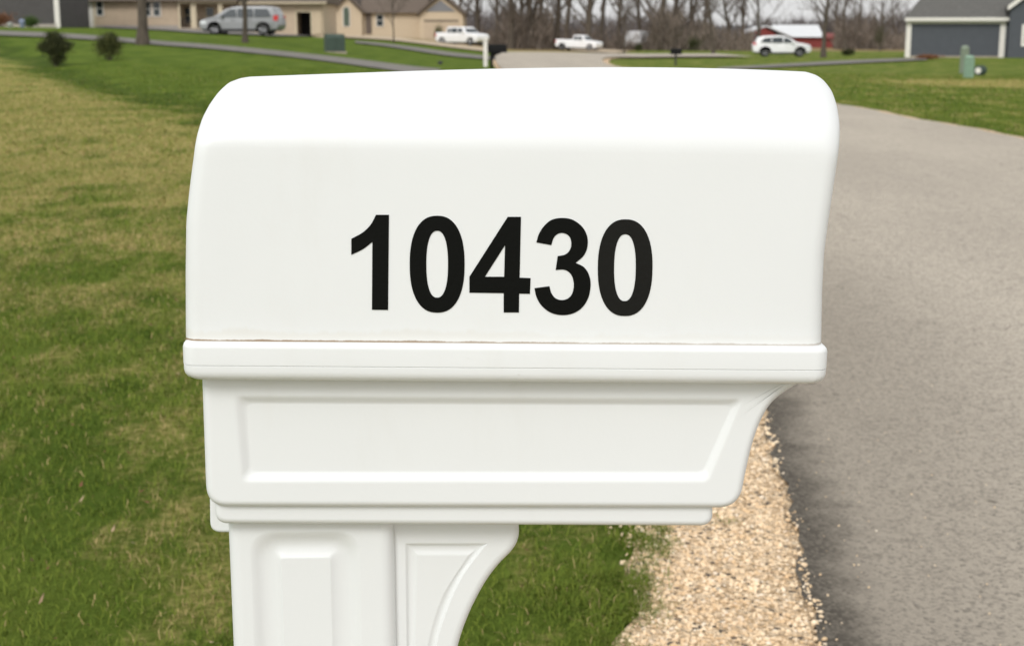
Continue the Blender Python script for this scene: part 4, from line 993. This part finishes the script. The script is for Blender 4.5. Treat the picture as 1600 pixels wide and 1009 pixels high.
# ------------------------------------------------------------------ vehicles
M_tyre = mat('tyre_rubber', (.02, .02, .02), .85); M_rim_s = mat('alloy_rim', (.22, .22, .23), .4, metal=.6); M_cglass = mat('car_glass', (.02, .03, .035), .06, spec=.8)
M_tail = mat('red_lens', (.55, .03, .03), .25); M_head = mat('clear_lens', (.75, .77, .8), .15); M_blackp = mat('black_plastic', (.025, .025, .027), .6)
M_silver = mat('silver_paint', (.27, .275, .285), .4, metal=.25, coat=.3, noise=.03, scale=2); M_whitep = mat('white_paint', (.82, .82, .83), .35, coat=.6, noise=.02, scale=2)
def vehicle(name, label, cat, prof, wheels, wr, windows, belt, roofz, width, paint, loc, rz, sill=True, tail=None, head=None, extra=None):
    root = empty(name, loc, rz, label, cat); hw = width / 2
    bot = .34; P = list(prof)                                # from front-bottom over the top to rear-bottom
    Q = []
    for wx in sorted(wheels):                                # rear to front along the bottom
        for i in range(11):
            t = PI - PI * i / 10; Q.append((wx + (wr + .07) * math.cos(t), bot - .02 + (wr + .07) * math.sin(t) * .98))
    pts = P + Q
    pts = [tuple(p_) for p_ in resample(pts + [pts[0]], 190)]
    if area2(pts) < 0: pts = pts[::-1]
    def ty(y, z): f_ = min(max((z - belt) / (roofz - belt), 0), 1); return y * (1 - .125 * f_)
    bm = bmesh.new(); ring_loft(bm, round_rings(pts, -hw, hw, .09, 4))
    for v in bm.verts:
        e = abs(v.co.x) / 2.6; v.co.y = ty(v.co.y, v.co.z) * (1 - .09 * max(0, e - .6) / .4)
    bm_obj('body', bm, paint, root, 40)
    for wp in windows:
        for sgn in (-1, 1):
            bm = bmesh.new(); vs = []
            for dy in (.0, .012):
                vs.append([bm.verts.new((x_, sgn * (ty(hw, z_) + dy - .002), z_)) for x_, z_ in wp])
            n = len(wp)
            bm.faces.new(vs[1]); bm.faces.new(vs[0][::-1])
            for i in range(n): bm.faces.new((vs[0][i], vs[0][(i + 1) % n], vs[1][(i + 1) % n], vs[1][i]))
            bm_obj('side_window', bm, M_cglass, root, 30)
    if extra:
        for nm, (xa, za), (xb, zb_) in extra:                # windscreen and rear window as slanted panes
            bm = bmesh.new(); d_ = Vector((xb - xa, zb_ - za)).normalized(); nn = Vector((-d_.y, d_.x))
            if nn.dot(Vector((xa, 0))) < 0: nn = -nn
            q = []
            for o_ in (.004, .02):
                for sgn, (x_, z_) in ((-1, (xa, za)), (1, (xa, za)), (1, (xb, zb_)), (-1, (xb, zb_))):
                    q.append(bm.verts.new((x_ + nn.x * o_, sgn * (ty(hw, z_) - .14), z_ + nn.y * o_)))
            for f_ in ((0, 1, 2, 3), (4, 5, 6, 7), (0, 1, 5, 4), (1, 2, 6, 5), (2, 3, 7, 6), (3, 0, 4, 7)): bm.faces.new([q[i] for i in f_])
            bm_obj(nm, bm, M_cglass, root, 30)
    for wx in wheels:
        for sgn in (-1, 1):
            wo_ = empty('wheel', (wx, sgn * (hw - .13), wr)); wo_.parent = root
            bm = bmesh.new(); N = 24; prof_ = [(.62, -.10), (.96, -.115), (1, -.08), (1, .08), (.96, .115), (.62, .10)]
            rg = [[bm.verts.new((wr * a_ * math.cos(2 * PI * i / N), b_ , wr * a_ * math.sin(2 * PI * i / N))) for i in range(N)] for a_, b_ in prof_]
            for j in range(len(rg)):
                for i in range(N): bm.faces.new((rg[j][i], rg[j][(i + 1) % N], rg[(j + 1) % len(rg)][(i + 1) % N], rg[(j + 1) % len(rg)][i]))
            bm_obj('tyre', bm, M_tyre, wo_, 40)
            bm = bmesh.new(); cyl(bm, (0, -.09, 0), (0, .09, 0), wr * .2, wr * .2, 12)
            for i in range(5):
                a_ = 2 * PI * i / 5; ca, sa = math.cos(a_), math.sin(a_); s0 = .045
                p0 = Vector((ca * wr * .15, 0, sa * wr * .15)); p1 = Vector((ca * wr * .66, 0, sa * wr * .66)); cyl(bm, p0 + Vector((0, sgn * .075, 0)), p1 + Vector((0, sgn * .08, 0)), s0, s0 * 1.2, 6)
            cyl(bm, (0, -.05, 0), (0, .05, 0), wr * .64, wr * .64, 24)
            bm_obj('rim', bm, M_rim_s, wo_, 40)
    bm = bmesh.new(); box(bm, min(wheels) + wr + .1, max(wheels) - wr - .1, -hw + .03, hw - .03, .2, .36); box(bm, prof[-1][0] + .15, min(wheels) - wr - .1, -hw + .12, hw - .12, .24, .36); box(bm, max(wheels) + wr + .1, prof[0][0] - .1, -hw + .12, hw - .12, .22, .36)
    bm_obj('underbody', bm, M_blackp, root)
    for (nm, m_, x0, x1, z0, z1) in ([('tail_light', M_tail) + tail] if tail else []) + ([('headlight', M_head) + head] if head else []):
        for sgn in (-1, 1):
            bm = bmesh.new(); ya = ty(hw, (z0 + z1) / 2) * (1 - .09 * max(0, abs((x0 + x1) / 2) / 2.6 - .6) / .4)
            box(bm, x0, x1, min(sgn * (ya - .16), sgn * (ya + .014)), max(sgn * (ya - .16), sgn * (ya + .014)), z0, z1); bm_obj(nm, bm, m_, root)
    # door handles, mirrors
    for sgn in (-1, 1):
        w0 = windows[0]; xm = max(x_ for x_, z_ in w0); bm = bmesh.new(); yy = ty(hw, belt + .08); box(bm, xm - .22, xm - .05, min(sgn * (yy - .02), sgn * (yy + .2)), max(sgn * (yy - .02), sgn * (yy + .2)), belt + .0, belt + .17); bm_obj('mirror', bm, paint, root)
        for wp in windows[:2]:
            xh = min(x_ for x_, z_ in wp) + .12; bm = bmesh.new(); yy = hw + .015; box(bm, xh, xh + .2, min(sgn * (yy - .03), sgn * (yy + .01)), max(sgn * (yy - .03), sgn * (yy + .01)), belt - .16, belt - .12); bm_obj('door_handle', bm, paint, root)
    return root
def vloc(px, Y):
    X = x_at(px, Y, .5); return (X, Y, gz(X, Y) + .02)
van_p = [(2.42, .32), (2.55, .45), (2.56, .72), (2.42, .90), (2.1, 1.0), (1.62, 1.10), (.85, 1.56), (.45, 1.70), (0, 1.75), (-1.7, 1.76), (-2.15, 1.68), (-2.35, 1.40), (-2.5, 1.02), (-2.56, .6), (-2.45, .32)]
vw = [[(1.22, 1.12), (.55, 1.55), (.16, 1.60), (.16, 1.10)], [(.06, 1.10), (.06, 1.60), (-.92, 1.61), (-.92, 1.10)], [(-1.02, 1.10), (-1.02, 1.61), (-1.85, 1.58), (-2.08, 1.14)]]
vehicle('silver_minivan', 'silver minivan parked facing left before the tan house', 'minivan', van_p, (-1.52, 1.56), .36, vw, 1.06, 1.76, 1.98, M_silver, vloc(381, 91.5), R(180 - 6), tail=(-2.5, -2.22, .88, 1.2), head=(2.1, 2.45, .68, .86), extra=[('windscreen', (1.52, 1.14), (.62, 1.64)), ('rear_window', (-2.44, 1.14), (-2.22, 1.6))])
pk_p = [(2.68, .40), (2.78, .55), (2.78, .9), (2.66, 1.04), (2.2, 1.12), (1.38, 1.17), (.92, 1.62), (.72, 1.74), (-.15, 1.76), (-.30, 1.68), (-.40, 1.22), (-.42, 1.20), (-2.6, 1.22), (-2.72, 1.16), (-2.74, .55), (-2.62, .42)]
pw = [[(1.12, 1.2), (.80, 1.60), (.34, 1.63), (.34, 1.2)], [(.26, 1.2), (.26, 1.63), (-.14, 1.62), (-.22, 1.2)]]
pk = vehicle('white_pickup', 'white pickup truck with single cab parked at the road end', 'pickup truck', pk_p, (-1.75, 1.85), .37, pw, 1.16, 1.76, 1.9, M_whitep, vloc(904, 160), R(-14), tail=(-2.73, -2.6, .8, 1.12), head=(2.6, 2.76, .72, .92), extra=[('windscreen', (1.34, 1.2), (.94, 1.6)), ('rear_window', (-.39, 1.28), (-.32, 1.64))])
pk.rotation_euler = (0, R(1.5), R(-30)); pk.location.z += .05; pk.scale = (.93, .93, .96)
cc_p = [(2.72, .40), (2.84, .55), (2.84, .95), (2.70, 1.10), (2.25, 1.18), (1.45, 1.23), (.95, 1.70), (.72, 1.84), (-1.05, 1.86), (-1.22, 1.78), (-1.35, 1.30), (-1.38, 1.27), (-2.75, 1.29), (-2.86, 1.22), (-2.88, .55), (-2.75, .42)]
cw = [[(1.18, 1.26), (.82, 1.70), (.30, 1.72), (.30, 1.26)], [(.20, 1.26), (.20, 1.72), (-.62, 1.72), (-.62, 1.26)], [(-.72, 1.26), (-.72, 1.72), (-1.05, 1.70), (-1.14, 1.26)]]
vehicle('white_truck', 'white crew cab truck parked beside the brown roofed house garage', 'pickup truck', cc_p, (-1.85, 1.88), .4, cw, 1.22, 1.86, 2.0, M_whitep, vloc(722, 146), R(-40), tail=(-2.87, -2.72, .85, 1.2), head=(2.66, 2.83, .78, .98), extra=[('windscreen', (1.40, 1.26), (.97, 1.66)), ('rear_window', (-1.34, 1.36), (-1.25, 1.72))])
su_p = [(2.2, .34), (2.34, .5), (2.32, .78), (2.18, .94), (1.7, 1.05), (1.18, 1.12), (.55, 1.52), (.2, 1.64), (-.3, 1.68), (-1.5, 1.64), (-1.95, 1.52), (-2.2, 1.12), (-2.32, .95), (-2.34, .5), (-2.25, .36)]
sw = [[(.95, 1.12), (.48, 1.46), (.10, 1.53), (.10, 1.10)], [(.02, 1.10), (.02, 1.54), (-.82, 1.54), (-.82, 1.10)], [(-.90, 1.10), (-.90, 1.53), (-1.45, 1.48), (-1.75, 1.16)]]
vehicle('white_crossover', 'white crossover parked on the lawn edge before the red barn', 'car', su_p, (-1.35, 1.42), .37, sw, 1.05, 1.68, 1.86, M_whitep, vloc(1221, 118), R(-5), tail=(-2.28, -2.1, .92, 1.14), head=(1.92, 2.24, .72, .88), extra=[('windscreen', (1.12, 1.14), (.58, 1.50)), ('rear_window', (-2.16, 1.16), (-1.98, 1.48))])
vn_p = [(2.3, .36), (2.45, .5), (2.42, .85), (2.2, 1.0), (1.75, 1.12), (1.1, 1.75), (.8, 1.92), (0, 1.98), (-2.1, 1.98), (-2.35, 1.9), (-2.45, 1.2), (-2.48, .5), (-2.4, .36)]
nw = [[(1.38, 1.2), (.95, 1.68), (.4, 1.7), (.4, 1.2)]]
vehicle('white_van', 'far white van among the trees behind the road end', 'van', vn_p, (-1.5, 1.5), .36, nw, 1.1, 1.98, 1.95, M_whitep, (x_at(1001, 200, 0), 200, gz(x_at(1001, 200, 0), 200)), R(64)).scale = (1.25, 1.25, 1.3)

# ------------------------------------------------------------------ street furniture
# green utility cabinet
M_ug = mat('dark_green_metal', (.045, .07, .055), .5, noise=.1, scale=4); M_lg = mat('pale_green_plastic', (.22, .33, .24), .5, noise=.08, scale=6); M_lg2 = mat('weathered_green', (.20, .24, .18), .7, noise=.1, scale=6)
Yc = 80.; _p = ground_at(522.5, 82.5); Yc = _p.y; X = x_at(522.5, Yc, 1); k = Yc / F; zb_ = gz(X, Yc); top = z_at(53.5, Yc)
root = empty('utility_cabinet', (X, Yc, zb_), R(20), 'dark green transformer cabinet standing on the middle lawn', 'utility box')
hh = top - zb_; hw = 14.2 * k
def w_(bm):
    poly_prism_x(bm, [(-hw * .8, 0), (hw * .8, 0), (hw * .8, hh), (-hw * .45, hh), (-hw * .8, hh * .82)], -hw, hw)
bm = bmesh.new(); w_(bm); bmesh.ops.bevel(bm, geom=bm.edges[:], offset=.025, segments=2, affect='EDGES'); bm_obj('cabinet', bm, M_ug, root)
bm = bmesh.new()
for s_ in (-1, 1): box(bm, s_ * hw * .52 - hw * .42, s_ * hw * .52 + hw * .42, -hw * .8 - .02, -hw * .8 - .002, .1, hh * .76)
bm_obj('door', bm, M_ug, root)
bm = bmesh.new(); box(bm, -hw * 1.1, hw * 1.1, -hw * .95, hw * .95, -.15, .05); bm_obj('pad', bm, M_concrete, root)
# pedestals on the right lawn
def pedestal(px, pyb, pyt, wpx, m, label, cap=True, Y=None):
    p = gl(px, pyb); k = p[1] / F; hh = (pyb - pyt) * k; r0 = wpx * k / 2; root = empty('utility_pedestal', p, R(15), label, 'utility pedestal')
    bm = bmesh.new(); box(bm, -r0, r0, -r0, r0, -.1, hh * .9); bmesh.ops.bevel(bm, geom=bm.edges[:], offset=r0 * .35, segments=3, affect='EDGES'); bm_obj('housing', bm, m, root)
    bm = bmesh.new(); cyl(bm, (0, 0, hh * .84), (0, 0, hh * .93), r0 * 1.15, r0 * 1.12, 16); cyl(bm, (0, 0, hh * .93), (0, 0, hh), r0 * 1.12, r0 * .7, 16); bm_obj('cap', bm, m, root, 30)
    bm = bmesh.new(); box(bm, -r0 * .5, r0 * .5, -r0 - .008, -r0 + .003, hh * .3, hh * .7); bm_obj('hatch', bm, m, root)
pedestal(1505.5, 115, 73, 11, M_lg2, 'taller weathered green utility pedestal on the right lawn')
pedestal(1513, 122, 88, 13, M_lg, 'shorter pale green utility pedestal on the right lawn')
p = gl(1531, 118); k = p[1] / F; root = empty('cable_spool', p, R(50), 'small dark drum lying beside the green pedestals', 'cable drum')
bm = bmesh.new(); cyl(bm, (-7 * k, 0, 6.6 * k), (7 * k, 0, 6.6 * k), 5.2 * k, 5.2 * k, 20); cyl(bm, (5.8 * k, 0, 7.4 * k), (8 * k, 0, 7.4 * k), 7.6 * k, 7.6 * k, 24); cyl(bm, (-6 * k, 0, 7.4 * k), (-8 * k, 0, 7.4 * k), 7.6 * k, 7.6 * k, 24); bm_obj('drum', bm, M_ug, root, 30)
bm = bmesh.new(); cyl(bm, (-8.1 * k, 0, 7.4 * k), (-8.4 * k, 0, 7.4 * k), 4.6 * k, 4.6 * k, 20); bm_obj('label_disc', bm, M_trim, root, 30)

M_mb = mat('matt_black_plastic', (.012, .012, .012), .8, spec=.1)
# black mailbox at the far bend and its pale neighbour post
def box_arch(bm, x0, x1, hw_, z0, zs, n=10):     # arched tunnel along x
    pts = [(-hw_, z0), (hw_, z0), (hw_, zs)] + [(hw_ * math.cos(PI * i / n), zs + hw_ * math.sin(PI * i / n)) for i in range(1, n)] + [(-hw_, zs)]
    poly_prism_x(bm, pts, x0, x1)
Yb = 55.; X = x_at(766, Yb, .5); zb_ = gz(X, Yb); top = z_at(69.5, Yb) - zb_
root = empty('black_mailbox', (X, Yb, zb_), R(0), 'black mailbox on a black post at the road bend', 'mailbox')
bm = bmesh.new(); box_arch(bm, -.10, .62, .14, top - .31, top - .14); bm_obj('box', bm, M_mb, root)
bm = bmesh.new(); box(bm, -.01, .10, -.06, .06, -.2, top - .312); bm_obj('post', bm, M_mb, root)
bm = bmesh.new(); poly_prism(bm, [(.102, top - .38), (.102, top - .313), (.46, top - .313), (.40, top - .34), (.2, top - .42), (.102, top - .62)], -.05, .05); bm_obj('bracket', bm, M_mb, root)
bm = bmesh.new(); box(bm, .622, .64, -.13, .13, top - .305, top - .12); bm_obj('door', bm, M_mb, root)
Yb = 59.; X = x_at(758.5, Yb, .5); zb_ = gz(X, Yb); top = z_at(59, Yb) - zb_
root = empty('white_post', (X, Yb, zb_), 0, 'white square post standing left of the black mailbox', 'post')
bm = bmesh.new(); box(bm, -.08, .08, -.08, .08, -.1, top - .1); bm_obj('shaft', bm, M_trim, root)
bm = bmesh.new(); box(bm, -.11, .11, -.11, .11, top - .098, top - .05); cyl(bm, (0, 0, top - .052), (0, 0, top), .1, .01, 4); bm_obj('cap', bm, M_trim, root)
# second far mailbox
Yb = 76.; X = x_at(1056, Yb, .5); zb_ = gz(X, Yb); top = z_at(76, Yb) - zb_
root = empty('dark_mailbox', (X, Yb, zb_), R(0), 'small dark mailbox on a thin post right of the road', 'mailbox')
bm = bmesh.new(); box_arch(bm, -.27, .31, .13, top - .31, top - .13); bm_obj('box', bm, M_mb, root)
bm = bmesh.new(); box(bm, -.05, .05, -.05, .05, -.6, top - .312); bm_obj('post', bm, mat('weathered_post', (.035, .035, .03), .8), root)
# small items on the lawns
p = gl(688, 101); root = empty('drain_cover', p, 0, 'small dark drain box on the lawn left of the black mailbox', 'drain cover')
bm = bmesh.new(); cyl(bm, (0, 0, -.05), (0, 0, .10), .11, .10, 12); bm_obj('housing', bm, M_blackp, root, 30)
bm = bmesh.new(); cyl(bm, (0, 0, .101), (0, 0, .135), .125, .09, 12); bm_obj('lid', bm, M_blackp, root, 30)
def pot(px, Y, m, hgt, label):
    X = x_at(px, Y, 1); root = empty('garden_ornament', (X, Y, gz(X, Y)), 0, label, 'ornament'); bm = bmesh.new()
    cyl(bm, (0, 0, 0), (0, 0, hgt * .7), .12, .22, 12); cyl(bm, (0, 0, hgt * .7), (0, 0, hgt), .24, .10, 12); bm_obj('bowl', bm, m, root, 30)
pot(17, 104, mat('pale_stone', (.35, .36, .33), .8), .38, 'pale stone garden ornament before the dark grey house')
pot(36, 105, mat('blue_glaze', (.20, .24, .34), .5), .62, 'pale blue garden urn before the dark grey house')
